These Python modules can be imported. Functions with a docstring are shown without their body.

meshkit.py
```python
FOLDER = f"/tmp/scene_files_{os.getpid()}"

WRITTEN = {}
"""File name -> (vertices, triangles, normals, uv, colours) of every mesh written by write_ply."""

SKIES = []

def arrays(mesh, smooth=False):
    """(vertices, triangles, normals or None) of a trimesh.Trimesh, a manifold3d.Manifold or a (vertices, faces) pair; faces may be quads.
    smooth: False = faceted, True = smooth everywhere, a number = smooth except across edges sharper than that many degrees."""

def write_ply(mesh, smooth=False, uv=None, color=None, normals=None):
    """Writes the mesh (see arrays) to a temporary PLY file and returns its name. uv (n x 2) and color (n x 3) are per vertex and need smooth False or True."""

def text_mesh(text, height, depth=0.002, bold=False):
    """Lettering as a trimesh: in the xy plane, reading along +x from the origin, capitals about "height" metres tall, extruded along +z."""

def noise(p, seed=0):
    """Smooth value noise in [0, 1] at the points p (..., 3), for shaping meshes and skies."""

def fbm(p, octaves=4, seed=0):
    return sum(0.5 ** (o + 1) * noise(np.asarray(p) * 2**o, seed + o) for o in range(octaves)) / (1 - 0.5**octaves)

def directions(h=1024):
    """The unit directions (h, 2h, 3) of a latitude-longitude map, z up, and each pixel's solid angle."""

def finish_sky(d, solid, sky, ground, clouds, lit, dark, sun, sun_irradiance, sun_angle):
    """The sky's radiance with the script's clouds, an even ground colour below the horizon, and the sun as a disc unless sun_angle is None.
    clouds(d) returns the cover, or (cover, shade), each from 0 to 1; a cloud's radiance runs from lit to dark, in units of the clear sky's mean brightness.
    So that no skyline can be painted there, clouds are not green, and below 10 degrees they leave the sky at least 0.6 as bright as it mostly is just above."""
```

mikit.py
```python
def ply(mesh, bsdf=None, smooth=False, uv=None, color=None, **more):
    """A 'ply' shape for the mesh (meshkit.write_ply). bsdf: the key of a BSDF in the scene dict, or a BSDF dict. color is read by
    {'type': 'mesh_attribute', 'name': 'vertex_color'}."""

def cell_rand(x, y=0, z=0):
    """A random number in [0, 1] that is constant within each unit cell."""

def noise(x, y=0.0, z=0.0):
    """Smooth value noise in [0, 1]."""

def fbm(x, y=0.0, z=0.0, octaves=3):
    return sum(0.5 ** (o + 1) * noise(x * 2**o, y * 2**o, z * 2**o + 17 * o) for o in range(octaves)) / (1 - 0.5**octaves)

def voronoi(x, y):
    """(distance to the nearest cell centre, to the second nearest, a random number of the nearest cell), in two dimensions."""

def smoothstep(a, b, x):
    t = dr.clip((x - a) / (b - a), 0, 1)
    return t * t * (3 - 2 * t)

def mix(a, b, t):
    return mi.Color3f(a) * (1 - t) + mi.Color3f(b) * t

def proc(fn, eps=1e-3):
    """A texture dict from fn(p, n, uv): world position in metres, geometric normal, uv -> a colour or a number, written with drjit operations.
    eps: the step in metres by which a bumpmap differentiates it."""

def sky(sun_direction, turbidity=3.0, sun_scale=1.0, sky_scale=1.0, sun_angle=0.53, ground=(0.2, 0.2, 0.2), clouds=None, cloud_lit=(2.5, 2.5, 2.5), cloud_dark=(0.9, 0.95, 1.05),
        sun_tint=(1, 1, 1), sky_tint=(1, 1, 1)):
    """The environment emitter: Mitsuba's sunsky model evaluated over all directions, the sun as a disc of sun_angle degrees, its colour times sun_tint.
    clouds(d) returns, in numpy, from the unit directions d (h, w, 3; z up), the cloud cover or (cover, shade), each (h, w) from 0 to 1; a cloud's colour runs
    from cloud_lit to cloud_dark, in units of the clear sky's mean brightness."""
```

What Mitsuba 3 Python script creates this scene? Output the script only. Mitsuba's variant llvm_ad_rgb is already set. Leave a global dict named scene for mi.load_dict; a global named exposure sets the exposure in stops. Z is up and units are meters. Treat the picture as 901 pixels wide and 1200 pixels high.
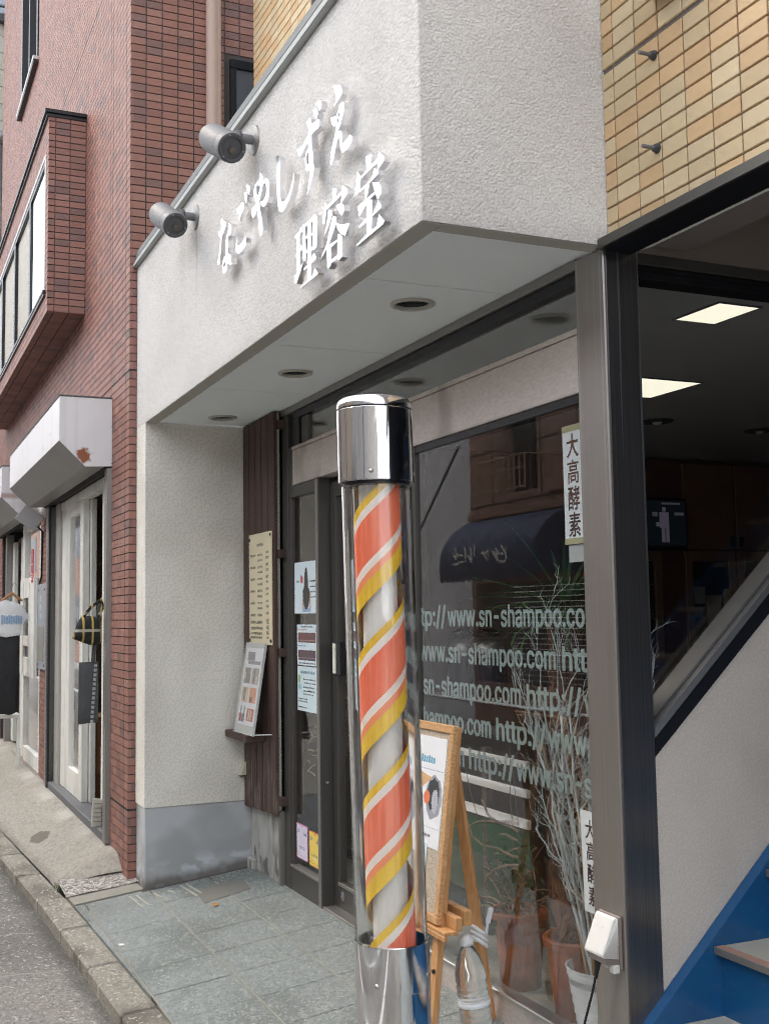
import math, random, json
import numpy as np, trimesh, drjit as dr, mitsuba as mi
import mikit, meshkit
from mikit import noise, fbm, voronoi, smoothstep, mix, proc, ply, cell_rand
from shapely.geometry import Polygon, Point, box as sbox
from shapely.ops import unary_union

T = mi.ScalarTransform4f
rng = random.Random(7)
nrg = np.random.default_rng(11)
scene, labels = {}, {}

# ------------------------------------------------------------------ camera, sky, exposure
# world: x into the shop building, y along the street away from the camera, z up (metres)
FWD = np.array([0.40622, 0.90950, 0.08824])
UP = np.array([-0.02189, -0.08686, 0.99598])
EYE = np.array([-1.41, 0.0, 1.53])
scene['camera'] = {'type': 'perspective', 'fov': 37.30, 'fov_axis': 'x', 'near_clip': 0.05, 'far_clip': 400.0,
                   'to_world': T().look_at(origin=EYE.tolist(), target=(EYE + FWD).tolist(), up=UP.tolist())}
scene['sky'] = mikit.sky((-0.55, 0.62, 0.85), turbidity=3, sun_scale=0.12, sun_angle=24, sun_tint=(0.94, 0.98, 1.06), clouds=lambda d: np.ones(d.shape[:2]) * 0.96, cloud_lit=(2.42, 2.5, 2.62))
exposure = 3.32

# ------------------------------------------------------------------ materials
def rgb(c):
    return {'type': 'rgb', 'value': list(map(float, c))} if isinstance(c, (tuple, list)) else c
VC = {'type': 'mesh_attribute', 'name': 'vertex_color'}
def mat(key, base, rough=0.6, metal=0.0, bump=None, bscale=0.001, eps=1e-3, **k):
    b = {'type': 'principled', 'base_color': rgb(base), 'roughness': rough, 'metallic': metal, **k}
    if bump is not None:
        b = {'type': 'bumpmap', 'arbitrary': proc(bump, eps), 'scale': bscale, 'bsdf': b}
    scene[key] = {'type': 'twosided', 'bsdf': b}

def f_stucco(p, n, uv):
    d1, d2, r = voronoi(p.x * 112 + p.y * 72, p.z * 112)
    return smoothstep(0.62, 0.12, d1) * (0.35 + 0.65 * r)
def f_wing(p, n, uv):
    d1, d2, r = voronoi((p.x + p.y) * 72, p.z * 72)
    return smoothstep(0.62, 0.12, d1) * (0.35 + 0.65 * r)
def f_stucco_coarse(p, n, uv):
    d1, d2, r = voronoi(p.x * 118 + p.y * 118, p.z * 118)
    return smoothstep(0.62, 0.12, d1) * (0.25 + 0.75 * r)
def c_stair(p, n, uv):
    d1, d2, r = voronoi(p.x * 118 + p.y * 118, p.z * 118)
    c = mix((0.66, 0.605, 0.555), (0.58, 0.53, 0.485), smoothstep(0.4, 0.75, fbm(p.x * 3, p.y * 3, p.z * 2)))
    return c * (0.90 + 0.13 * smoothstep(0.55, 0.15, d1) * (0.4 + 0.6 * r))  # stucco relief shading put into the colour: bump tops lighter, pits darker
def c_fascia(p, n, uv):
    streak = smoothstep(0.45, 0.85, fbm(p.x * 6, p.y * 6, p.z * 0.7)) * smoothstep(2.7, 3.7, p.z)
    blot = fbm(p.x * 2.2, p.y * 2.2, p.z * 2.2)
    gr = 0.5 * noise(p.x * 250, p.y * 250, p.z * 250) + 0.5 * noise(p.x * 165 + 4, p.y * 165, p.z * 165)
    c = mix((0.695, 0.68, 0.665), (0.60, 0.58, 0.565), smoothstep(0.35, 0.75, blot) * 0.6)
    c = mix(c, (0.47, 0.44, 0.415), streak * 0.42)
    c = mix(c, (0.42, 0.40, 0.38), smoothstep(0.10, 0.0, p.z - 2.655 + 0.06 * fbm(p.x * 9, p.y * 9, 2.0)) * 0.35)
    for ly in (4.426, 5.389):
        run = smoothstep(0.055, 0.0, dr.abs(p.y - ly) + 0.03 * noise(p.y * 60, p.z * 3, 2.0)) * smoothstep(2.85, 3.42, p.z) * smoothstep(3.50, 3.46, p.z)
        c = mix(c, (0.36, 0.33, 0.30), run * 0.45)
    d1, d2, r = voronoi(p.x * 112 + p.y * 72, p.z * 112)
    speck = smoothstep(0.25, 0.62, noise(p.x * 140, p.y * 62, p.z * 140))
    return c * (0.88 + 0.14 * smoothstep(0.60, 0.2, d1)) * (0.88 + 0.15 * speck)  # light on bump tops and shade in pits painted in, plus speckled grain
def c_wing(p, n, uv):
    blot = fbm(p.x * 3, p.y * 3, p.z * 2.0)
    c = mix((0.82, 0.79, 0.72), (0.70, 0.665, 0.60), smoothstep(0.4, 0.75, blot))
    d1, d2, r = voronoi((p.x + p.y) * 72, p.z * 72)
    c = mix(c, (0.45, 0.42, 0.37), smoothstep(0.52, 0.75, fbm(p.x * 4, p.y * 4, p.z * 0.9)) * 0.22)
    return c * (0.87 + 0.15 * smoothstep(0.60, 0.2, d1))  # dome tops lighter, hollows darker: shade of the relief baked into the colour
def c_plinth(p, n, uv):
    low = smoothstep(0.16, 0.0, p.z - 0.117 * p.x + 0.05 * (fbm(p.x * 9, p.y * 9, p.z * 3) - 0.5))
    b = fbm(p.x * 5, p.y * 5, p.z * 5)
    c = mix((0.44, 0.455, 0.475), (0.34, 0.35, 0.36), smoothstep(0.35, 0.7, b))
    eff = smoothstep(0.50, 0.62, fbm(p.x * 11 + 3, p.y * 11, p.z * 14)) * low
    c = mix(c, (0.58, 0.62, 0.68), eff)
    grime = smoothstep(0.055, 0.0, p.z - 0.117 * p.x - 0.03 * fbm(p.x * 20, p.y * 20, p.z * 9))
    return mix(c, (0.10, 0.085, 0.065), grime * 0.75)
def c_base(p, n, uv):
    b = fbm(p.x * 7, p.y * 9, p.z * 4, 4)
    c = mix((0.42, 0.42, 0.40), (0.27, 0.27, 0.25), smoothstep(0.4, 0.7, b))
    drip = smoothstep(0.5, 0.75, noise(p.y * 22, p.z * 1.6)) * smoothstep(0.2, 0.46, p.z)
    c = mix(c, (0.14, 0.12, 0.10), drip * 0.7)
    mould = smoothstep(0.55, 0.68, fbm(p.y * 15, p.z * 8, 4.0)) * smoothstep(0.33, 0.16, p.z)
    return mix(c, (0.11, 0.10, 0.085), mould * 0.8)
def c_tilegrey(p, n, uv):
    s1 = smoothstep(0.74, 0.86, noise(p.x * 170, p.y * 150, 3.0))
    s2 = smoothstep(0.72, 0.9, noise(p.x * 60, p.y * 50, 7.0))
    d1 = smoothstep(0.62, 0.8, noise(p.x * 160 + 3, p.y * 140, 9.0))
    blot = fbm(p.x * 2.5, p.y * 2.5, 1.0)
    c = mix((0.160, 0.180, 0.178), (0.228, 0.246, 0.242), noise(p.x * 80, p.y * 65, 2.0))
    c = mix(c, (0.115, 0.128, 0.118), smoothstep(0.45, 0.75, blot) * 0.65)
    c = mix(c, (0.085, 0.10, 0.095), d1 * 0.35)
    c = mix(c, (0.46, 0.48, 0.46), s1 * 0.55)
    return mix(c, (0.40, 0.42, 0.39), s2 * 0.22)
def c_asphalt(p, n, uv):
    g = noise(p.x * 110, p.y * 75, 1.0)
    b = fbm(p.x * 1.5, p.y * 0.8, 5.0)
    c = mix((0.165, 0.155, 0.14), (0.265, 0.25, 0.23), g)
    c = mix(c, (0.085, 0.08, 0.074), smoothstep(0.45, 0.75, b) * 0.5)
    c = mix(c, (0.44, 0.43, 0.40), smoothstep(0.76, 0.86, noise(p.x * 95 + 5, p.y * 65, 2.0)) * 0.6)
    c = mix(c, (0.07, 0.066, 0.06), smoothstep(0.72, 0.85, noise(p.x * 90 + 15, p.y * 60, 6.0)) * 0.45)
    crack = smoothstep(0.012, 0.004, dr.abs(p.y - 5.62 + 0.06 * fbm(p.x * 6, 1.0) + 0.12 * p.x)) + smoothstep(0.012, 0.004, dr.abs(p.y - 6.35 + 0.05 * fbm(p.x * 7, 2.0) + 0.1 * p.x))
    c = mix(c, (0.30, 0.285, 0.25), dr.minimum(crack, 1) * 0.6)
    gut = smoothstep(0.14, 0.02, dr.abs(p.x + 0.50 + 0.03 * (p.y - 5)) + 0.06 * fbm(p.x * 9, p.y * 5, 3.0))
    return mix(c, (0.06, 0.055, 0.048), gut * 0.75)
def c_kerb(p, n, uv):
    g = noise(p.x * 110, p.y * 80, p.z * 110)
    b = fbm(p.x * 6, p.y * 3, p.z * 6, 4)
    c = mix((0.17, 0.158, 0.132), (0.31, 0.29, 0.25), g)
    c = mix(c, (0.10, 0.09, 0.075), smoothstep(0.42, 0.66, b) * 0.75)
    return mix(c, (0.50, 0.48, 0.44), smoothstep(0.76, 0.9, noise(p.x * 85, p.y * 60, 3.0)) * 0.55)
def c_apron(p, n, uv):
    g = noise(p.x * 85, p.y * 50, 1.0)
    b = fbm(p.x * 1.6, p.y * 0.9, 2.0, 3)
    c = mix((0.22, 0.205, 0.18), (0.335, 0.31, 0.272), g)
    c = mix(c, (0.165, 0.15, 0.125), smoothstep(0.40, 0.72, b) * 0.6)
    c = mix(c, (0.56, 0.55, 0.51), smoothstep(0.12, 0.0, dr.abs(p.x + 0.10 + 0.03 * fbm(p.y * 4, 1.0))) * smoothstep(0.4, 0.7, fbm(p.y * 3, 3.0)) * 0.35)
    c = mix(c, (0.10, 0.09, 0.07), smoothstep(0.10, 0.0, p.x - (-0.40 - (p.y - 6.6) * 0.052) + 0.05 * fbm(p.x * 12, p.y * 6, 3.0)) * 0.7)
    man = smoothstep(1.0, 0.75, dr.square((p.x + 0.33) / 0.07) + dr.square((p.y - 8.35) / 0.15) + 1.6 * (fbm(p.x * 22, p.y * 11, 1.0) - 0.5))
    return mix(c, (0.09, 0.075, 0.06), man * 0.75)
def c_pebble(p, n, uv):
    d1, d2, r = voronoi(p.x * 70, p.y * 70)
    c = mix((0.16, 0.14, 0.13), (0.62, 0.58, 0.54), r)
    return mix(c, (0.16, 0.145, 0.13), smoothstep(0.12, 0.0, d2 - d1))
def f_pebble(p, n, uv):
    d1, d2, r = voronoi(p.x * 70, p.y * 70)
    return smoothstep(0.0, 0.4, d2 - d1)
def f_grain_fine(p, n, uv):
    return noise(p.x * 230, p.y * 230, p.z * 230)
def f_tilebump(p, n, uv):
    return 0.6 * noise(p.x * 260, p.y * 260, p.z * 260) + 0.4 * noise(p.x * 90, p.y * 90, p.z * 90)
def c_slat(p, n, uv):
    g = noise(p.y * 240, p.z * 5, 2.0)
    c = mix((0.040, 0.022, 0.018), (0.085, 0.048, 0.038), g)
    wear = smoothstep(0.5, 0.75, fbm(p.y * 60, p.z * 6, 7.0)) * smoothstep(1.0, 0.45, p.z)
    return mix(c, (0.20, 0.165, 0.14), wear * 0.6)
def f_slat(p, n, uv):
    return noise(p.y * 300, p.z * 8, p.x * 300)
def c_easel(p, n, uv):
    g = noise(p.x * 130, p.y * 130, p.z * 9)
    return mix((0.42, 0.20, 0.075), (0.62, 0.34, 0.15), g)
def c_corkframe(p, n, uv):
    g = noise(p.x * 160, p.y * 160, p.z * 160)
    return mix((0.40, 0.21, 0.085), (0.62, 0.37, 0.18), g)
def c_cork(p, n, uv):
    g = noise(p.x * 280, p.y * 280, p.z * 280)
    return mix((0.26, 0.20, 0.14), (0.62, 0.54, 0.44), g)
def c_whitepaint(p, n, uv):
    rust = smoothstep(0.0, 1.0, 1.6 * smoothstep(0.105, 0.03, dr.sqrt(dr.square((p.x + 0.225) / 1.0) + dr.square((p.z - 2.555) / 1.0)) + 0.07 * fbm(p.x * 40, p.y * 30, p.z * 40))) * smoothstep(7.6, 7.4, p.y)
    edge = smoothstep(2.505, 2.488, p.z + 0.02 * fbm(p.x * 30, p.y * 8, 3.0)) * 0.5
    spots = smoothstep(0.86, 0.9, noise(p.x * 20, p.y * 20, p.z * 20))
    drip = smoothstep(0.55, 0.8, noise(p.y * 9, p.x * 26, p.z * 0.8)) * 0.18
    c = mix((0.66, 0.65, 0.665), (0.44, 0.43, 0.42), drip)
    far = smoothstep(0.05, 0.02, dr.sqrt(dr.square(p.y - 10.98) + dr.square(p.z - 2.66))) * 0.8
    return mix(c, (0.24, 0.07, 0.025), dr.minimum(1, dr.maximum(dr.maximum(rust, edge), dr.maximum(spots * 0.7, far))))
def c_whitewood(p, n, uv):
    b = fbm(p.x * 6, p.y * 6, p.z * 1.2)
    c = mix((0.74, 0.74, 0.70), (0.62, 0.615, 0.575), smoothstep(0.4, 0.75, b))
    return mix(c, (0.28, 0.26, 0.22), smoothstep(0.8, 0.95, noise(p.x * 40, p.y * 40, p.z * 5)) * 0.3)
def r_steel(p, n, uv):
    return 0.24 + 0.16 * noise(p.x * 300, p.y * 300, p.z * 3) + 0.10 * fbm(p.x * 3, p.y * 3, p.z * 2)
def c_steel(p, n, uv):
    g = noise(p.x * 380, p.y * 380, p.z * 2.0)
    streak = smoothstep(0.68, 0.80, noise(p.x * 95, p.y * 95, p.z * 0.35 + 3)) * smoothstep(1.3, 2.4, p.z)
    c = mix((0.345, 0.32, 0.30), (0.42, 0.39, 0.37), g)
    return mix(c, (0.50, 0.52, 0.56), streak * 0.5)
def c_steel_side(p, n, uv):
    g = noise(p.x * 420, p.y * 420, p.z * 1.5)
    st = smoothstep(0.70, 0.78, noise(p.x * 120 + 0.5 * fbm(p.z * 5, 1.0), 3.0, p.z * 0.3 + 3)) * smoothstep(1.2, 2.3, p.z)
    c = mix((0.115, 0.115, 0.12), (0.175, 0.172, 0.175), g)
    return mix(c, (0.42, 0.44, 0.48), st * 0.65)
def c_header(p, n, uv):
    g = noise(p.y * 60, p.z * 160, p.x * 60)
    st = smoothstep(0.5, 0.8, fbm(p.y * 5, p.z * 3, 2.0))
    c = mix((0.56, 0.50, 0.465), (0.68, 0.615, 0.57), g)
    return mix(c, (0.28, 0.255, 0.23), st * 0.6)
def r_chrome(p, n, uv):
    return 0.035 + 0.17 * smoothstep(0.48, 0.75, fbm(p.x * 22, p.y * 22, p.z * 16, 4)) + 0.10 * smoothstep(0.72, 0.85, noise(p.x * 160, p.y * 160, p.z * 40))
def c_fadered(p, n, uv):
    k_ = fbm(p.x * 90, p.y * 90, p.z * 2.0)
    return mix((0.80, 0.155, 0.075), (0.84, 0.235, 0.135), smoothstep(0.3, 0.7, k_))
def c_fadeyellow(p, n, uv):
    k_ = fbm(p.x * 90, p.y * 90, p.z * 2.0)
    return mix((0.72, 0.44, 0.03), (0.84, 0.56, 0.06), smoothstep(0.3, 0.7, k_))
def f_chrome(p, n, uv):
    return fbm(p.x * 9, p.y * 9, p.z * 2.0)
def c_pot(p, n, uv):
    b = fbm(p.x * 14, p.y * 14, p.z * 14)
    c = mix((0.29, 0.085, 0.038), (0.17, 0.058, 0.032), smoothstep(0.35, 0.7, b))
    return mix(c, (0.2, 0.12, 0.09), smoothstep(0.7, 0.9, fbm(p.x * 26, p.y * 26, p.z * 9 + 4)) * 0.4)
def c_trunk(p, n, uv):
    g = noise(p.x * 150, p.y * 150, p.z * 20)
    return mix((0.035, 0.02, 0.013), (0.17, 0.095, 0.06), g)
def c_floor(p, n, uv):
    b = fbm(p.x * 9, p.y * 9, 1.0)
    return mix((0.20, 0.195, 0.175), (0.30, 0.29, 0.26), b) * (0.85 + 0.3 * noise(p.x * 120, p.y * 120, 2.0))
def c_mat(p, n, uv):
    return mix((0.014, 0.018, 0.018), (0.05, 0.06, 0.06), noise(p.x * 300, p.y * 300, 2.0))
def c_pole_gap(p, n, uv):
    return mix((0.80, 0.77, 0.72), (0.66, 0.63, 0.59), fbm(p.x * 60, p.y * 60, p.z * 4))
def c_brownwall(p, n, uv):
    return mix((0.34, 0.215, 0.165), (0.44, 0.285, 0.225), fbm(p.x * 2, p.y * 2, p.z * 1.3))
def c_blue(p, n, uv):
    c = mix((0.006, 0.070, 0.20), (0.010, 0.10, 0.255), fbm(p.x * 6, p.y * 6, p.z * 6))
    scuff = smoothstep(0.70, 0.80, noise(p.x * 38, p.y * 22, p.z * 60)) * smoothstep(0.45, 0.65, fbm(p.x * 7, p.y * 7, p.z * 7))
    return mix(c, (0.10, 0.16, 0.24), scuff * 0.10)
def c_concrete(p, n, uv):
    b = fbm(p.x * 1.1, p.y * 1.1, p.z * 0.8)
    return mix((0.36, 0.355, 0.34), (0.50, 0.49, 0.47), b)
def c_plaid(p, n, uv):
    a = smoothstep(0.42, 0.5, dr.abs(p.z * 11 - dr.floor(p.z * 11) - 0.5))
    u = p.x * 17
    b = smoothstep(0.36, 0.42, dr.abs(u - dr.floor(u) - 0.5))
    c = mix((0.018, 0.018, 0.02), (0.50, 0.36, 0.09), b * 0.8)
    st = p.z * 9
    c = mix(c, (0.45, 0.42, 0.35), smoothstep(0.40, 0.44, dr.abs(st - dr.floor(st) - 0.5)) * 0.75)
    return c

mat('stucco_fascia', proc(c_fascia), 0.9, bump=f_stucco, bscale=0.0030)
mat('stucco_wing', proc(c_wing), 0.9, bump=f_wing, bscale=0.0040)
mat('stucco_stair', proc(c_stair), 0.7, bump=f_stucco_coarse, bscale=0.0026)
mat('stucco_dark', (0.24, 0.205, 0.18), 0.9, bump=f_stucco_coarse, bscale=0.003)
mat('lip_paint', (0.36, 0.345, 0.31), 0.8)
mat('soffit_board', (0.70, 0.735, 0.75), 0.7)
mat('plinth_paint', proc(c_plinth), 0.75, bump=f_grain_fine, bscale=0.0006)
mat('base_concrete', proc(c_base), 0.85, bump=f_grain_fine, bscale=0.0008)
mat('red_tile', VC, 0.55, bump=f_tilebump, bscale=0.0007)
mat('yellow_tile', VC, 0.42, bump=f_tilebump, bscale=0.0011)
mat('grout', (0.075, 0.064, 0.063), 0.95)
mat('grout_brown', (0.17, 0.145, 0.135), 0.95)
mat('grout_light', (0.31, 0.30, 0.255), 0.95)
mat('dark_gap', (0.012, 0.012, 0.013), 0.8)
mat('grey_tile', proc(c_tilegrey), 0.6, bump=f_grain_fine, bscale=0.0006)
mat('asphalt', proc(c_asphalt), 0.9, bump=f_grain_fine, bscale=0.002)
mat('kerb_stone', proc(c_kerb), 0.9, bump=f_grain_fine, bscale=0.002)
mat('apron_concrete', proc(c_apron), 0.9, bump=f_grain_fine, bscale=0.0006)
mat('pebble', proc(c_pebble), 0.8, bump=f_pebble, bscale=0.003)
mat('slat_wood', proc(c_slat), 0.6, bump=f_slat, bscale=0.0008)
mat('easel_wood', proc(c_easel), 0.5)
mat('cork_frame', proc(c_corkframe), 0.6)
mat('cork', proc(c_cork), 0.95)
mat('white_paint', proc(c_whitepaint), 0.4)
mat('white_wood', proc(c_whitewood), 0.45)
mat('steel', proc(c_steel), proc(r_steel), 0.85)
mat('header_steel', proc(c_header), 0.36, 0.35)
mat('steel_side', proc(c_steel_side), 0.24, 0.8)
mat('alu_light', (0.50, 0.49, 0.47), 0.35, 0.85)
mat('alu_grey', (0.30, 0.29, 0.275), 0.42, 0.7)
mat('bronze', (0.105, 0.10, 0.093), 0.38, 0.55)
mat('black_frame', (0.012, 0.0135, 0.017), 0.35, 0.2)
mat('chrome', (0.78, 0.78, 0.80), proc(r_chrome), 1.0, bump=f_chrome, bscale=0.0018, eps=4e-3)
mat('letter_metal', (0.84, 0.84, 0.86), 0.12, 0.92)
mat('lamp_grey', (0.155, 0.155, 0.165), 0.5, 0.05)
mat('lamp_dark', (0.07, 0.072, 0.078), 0.5, 0.2)
mat('flash_grey', (0.16, 0.165, 0.165), 0.5, 0.4)
mat('flash_light', (0.34, 0.35, 0.345), 0.45, 0.5)
mat('pot_clay', proc(c_pot), 0.55)
mat('trunk', proc(c_trunk), 0.95)
mat('floor_stone', proc(c_floor), 0.7)
mat('mat_black', proc(c_mat), 0.95)
mat('pole_core', proc(c_pole_gap), 0.5)
mat('stripe_red', proc(c_fadered), 0.4)
mat('stripe_white', (0.80, 0.72, 0.64), 0.4)
mat('stripe_orange', (0.84, 0.28, 0.13), 0.4)
mat('stripe_yellow', proc(c_fadeyellow), 0.4)
mat('brown_wall', proc(c_brownwall), 0.85)
mat('blue_paint', proc(c_blue), 0.28, clearcoat=0.5, clearcoat_gloss=0.8)
mat('concrete', proc(c_concrete), 0.9)
mat('plaid', proc(c_plaid), 0.95)
mat('paint', VC, 0.6)            # plain coloured things: the colour is per mesh
mat('gloss', VC, 0.22)
mat('satin', VC, 0.4)
scene['glass'] = {'type': 'thindielectric', 'int_ior': 1.52}
scene['tube_glass'] = {'type': 'thindielectric', 'int_ior': 1.5}
scene['acrylic'] = {'type': 'dielectric', 'int_ior': 1.49}
scene['bottle_plastic'] = {'type': 'blendbsdf', 'weight': 0.05, 'a': {'type': 'dielectric', 'int_ior': 1.30}, 'b': {'type': 'twosided', 'bsdf': {'type': 'principled', 'base_color': rgb((0.85, 0.88, 0.9)), 'roughness': 0.25}}}  # a little diffuse white blended in, standing for bright sky reflections
scene['leaf'] = {'type': 'principledthin', 'base_color': rgb((0.05, 0.105, 0.042)), 'roughness': 0.5, 'diff_trans': 0.5}

# ------------------------------------------------------------------ helpers
COUNT, _next = {}, {}
def uniq(key):
    """key, key_001, key_002 ... in the order of use"""
    n = _next.get(key, 0)
    _next[key] = n + 1
    return key if n == 0 else f'{key}_{n:03d}'
def thing(name, label, cat, group=None):
    k = uniq(name)
    labels[k] = {'label': label, 'category': cat}
    if group: labels[k]['group'] = group
    return k
def solo(name, label, cat, mesh, m, smooth=False, group=None, **kw):
    k = thing(name, label, cat, group)
    put(k, mesh, m, smooth, **kw)
    return k
def put(key, mesh, m, smooth=False, col=None, uv=None):
    v = mesh[0] if isinstance(mesh, tuple) else mesh.vertices
    c = None
    if m in ('paint', 'gloss', 'satin', 'red_tile', 'yellow_tile'):
        c = np.asarray(col if col is not None else (0.5, 0.5, 0.5), float)
        if c.ndim == 1: c = np.tile(c, (len(v), 1))
        if smooth not in (False, True): smooth = True
    scene[key] = ply(mesh, m, smooth, color=c, uv=uv)
def part(parent, name, mesh, m, smooth=False, label=None, kind=None, **kw):
    k = uniq(parent + '__' + name)
    put(k, mesh, m, smooth, **kw)
    if label or kind:
        labels[k] = {}
        if label: labels[k]['label'] = label
        if kind: labels[k]['kind'] = kind
    return k
def struct(name, mesh, m, smooth=False, **kw):
    k = uniq(name); put(k, mesh, m, smooth, **kw); labels[k] = {'kind': 'structure', 'label': name.replace('_', ' ')}
    return k

_sg = np.array([[a, b, c] for a in (-1, 1) for b in (-1, 1) for c in (-1, 1)], float)
def _tmpl():
    pts = []
    for s in _sg:
        for ax in range(3):
            q = s.copy() * 0.8; q[ax] = s[ax]; pts.append(q)
    pts = np.array(pts)
    h = trimesh.convex.convex_hull(pts)
    from scipy.spatial import cKDTree
    idx = cKDTree(pts).query(h.vertices)[1]
    return np.repeat(_sg, 3, 0), np.tile(np.eye(3), (8, 1)), idx[h.faces]
_S, _A, _F = _tmpl()
def cbox(x0, x1, y0, y1, z0, z1, c=0.002):
    """box with chamfered edges"""
    lo, hi = np.array([x0, y0, z0], float), np.array([x1, y1, z1], float)
    h, m = (hi - lo) / 2, (hi + lo) / 2
    c = min(c, h.min() * 0.8)
    v = m + _S * (h - c * (1 - _A))
    return trimesh.Trimesh(v, _F, process=False)
def bx(x0, x1, y0, y1, z0, z1):
    return trimesh.creation.box(bounds=[[x0, y0, z0], [x1, y1, z1]])
def cat(*ms):
    ms = ms[0] if len(ms) == 1 and isinstance(ms[0], (list,)) else ms
    return trimesh.util.concatenate(list(ms))
def extr(poly, a, b, axis='x'):
    """extrude a 2-D polygon between a and b: axis x -> polygon in (y,z); y -> (x,z); z -> (x,y)"""
    poly = poly if isinstance(poly, Polygon) else Polygon(poly)
    polys = list(getattr(poly, 'geoms', [poly]))
    out = []
    for q in polys:
        if q.is_empty or q.area < 1e-9: continue
        m = trimesh.creation.extrude_polygon(q, b - a, engine='earcut')
        v = m.vertices.copy()
        if axis == 'x': w = np.c_[v[:, 2] + a, v[:, 0], v[:, 1]]; flip = False
        elif axis == 'y': w = np.c_[v[:, 0], v[:, 2] + a, v[:, 1]]; flip = True
        else: w = np.c_[v[:, 0], v[:, 1], v[:, 2] + a]; flip = False
        out.append(trimesh.Trimesh(w, m.faces[:, ::-1] if flip else m.faces, process=False))
    return cat(out)
def tube(pts, r, sides=8, caps=True):
    p = np.asarray(pts, float); n = len(p)
    r = np.broadcast_to(np.asarray(r, float), (n,))
    t = np.gradient(p, axis=0); t /= np.linalg.norm(t, axis=1, keepdims=True) + 1e-12
    ref = np.array([0, 0, 1.0]) if abs(t[0, 2]) < 0.9 else np.array([1.0, 0, 0])
    a = np.cross(t, ref); a /= np.linalg.norm(a, axis=1, keepdims=True) + 1e-12
    b = np.cross(t, a)
    ang = np.arange(sides) * 2 * np.pi / sides
    v = p[:, None] + r[:, None, None] * (np.cos(ang)[None, :, None] * a[:, None] + np.sin(ang)[None, :, None] * b[:, None])
    v = v.reshape(-1, 3); f = []
    for i in range(n - 1):
        for j in range(sides):
            k = (j + 1) % sides
            f += [[i * sides + j, i * sides + k, (i + 1) * sides + k], [i * sides + j, (i + 1) * sides + k, (i + 1) * sides + j]]
    if caps:
        c0, c1 = len(v), len(v) + 1
        v = np.vstack([v, p[0], p[-1]])
        for j in range(sides):
            k = (j + 1) % sides
            f += [[c0, k, j], [c1, (n - 1) * sides + j, (n - 1) * sides + k]]
    return trimesh.Trimesh(v, f, process=False)
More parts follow.
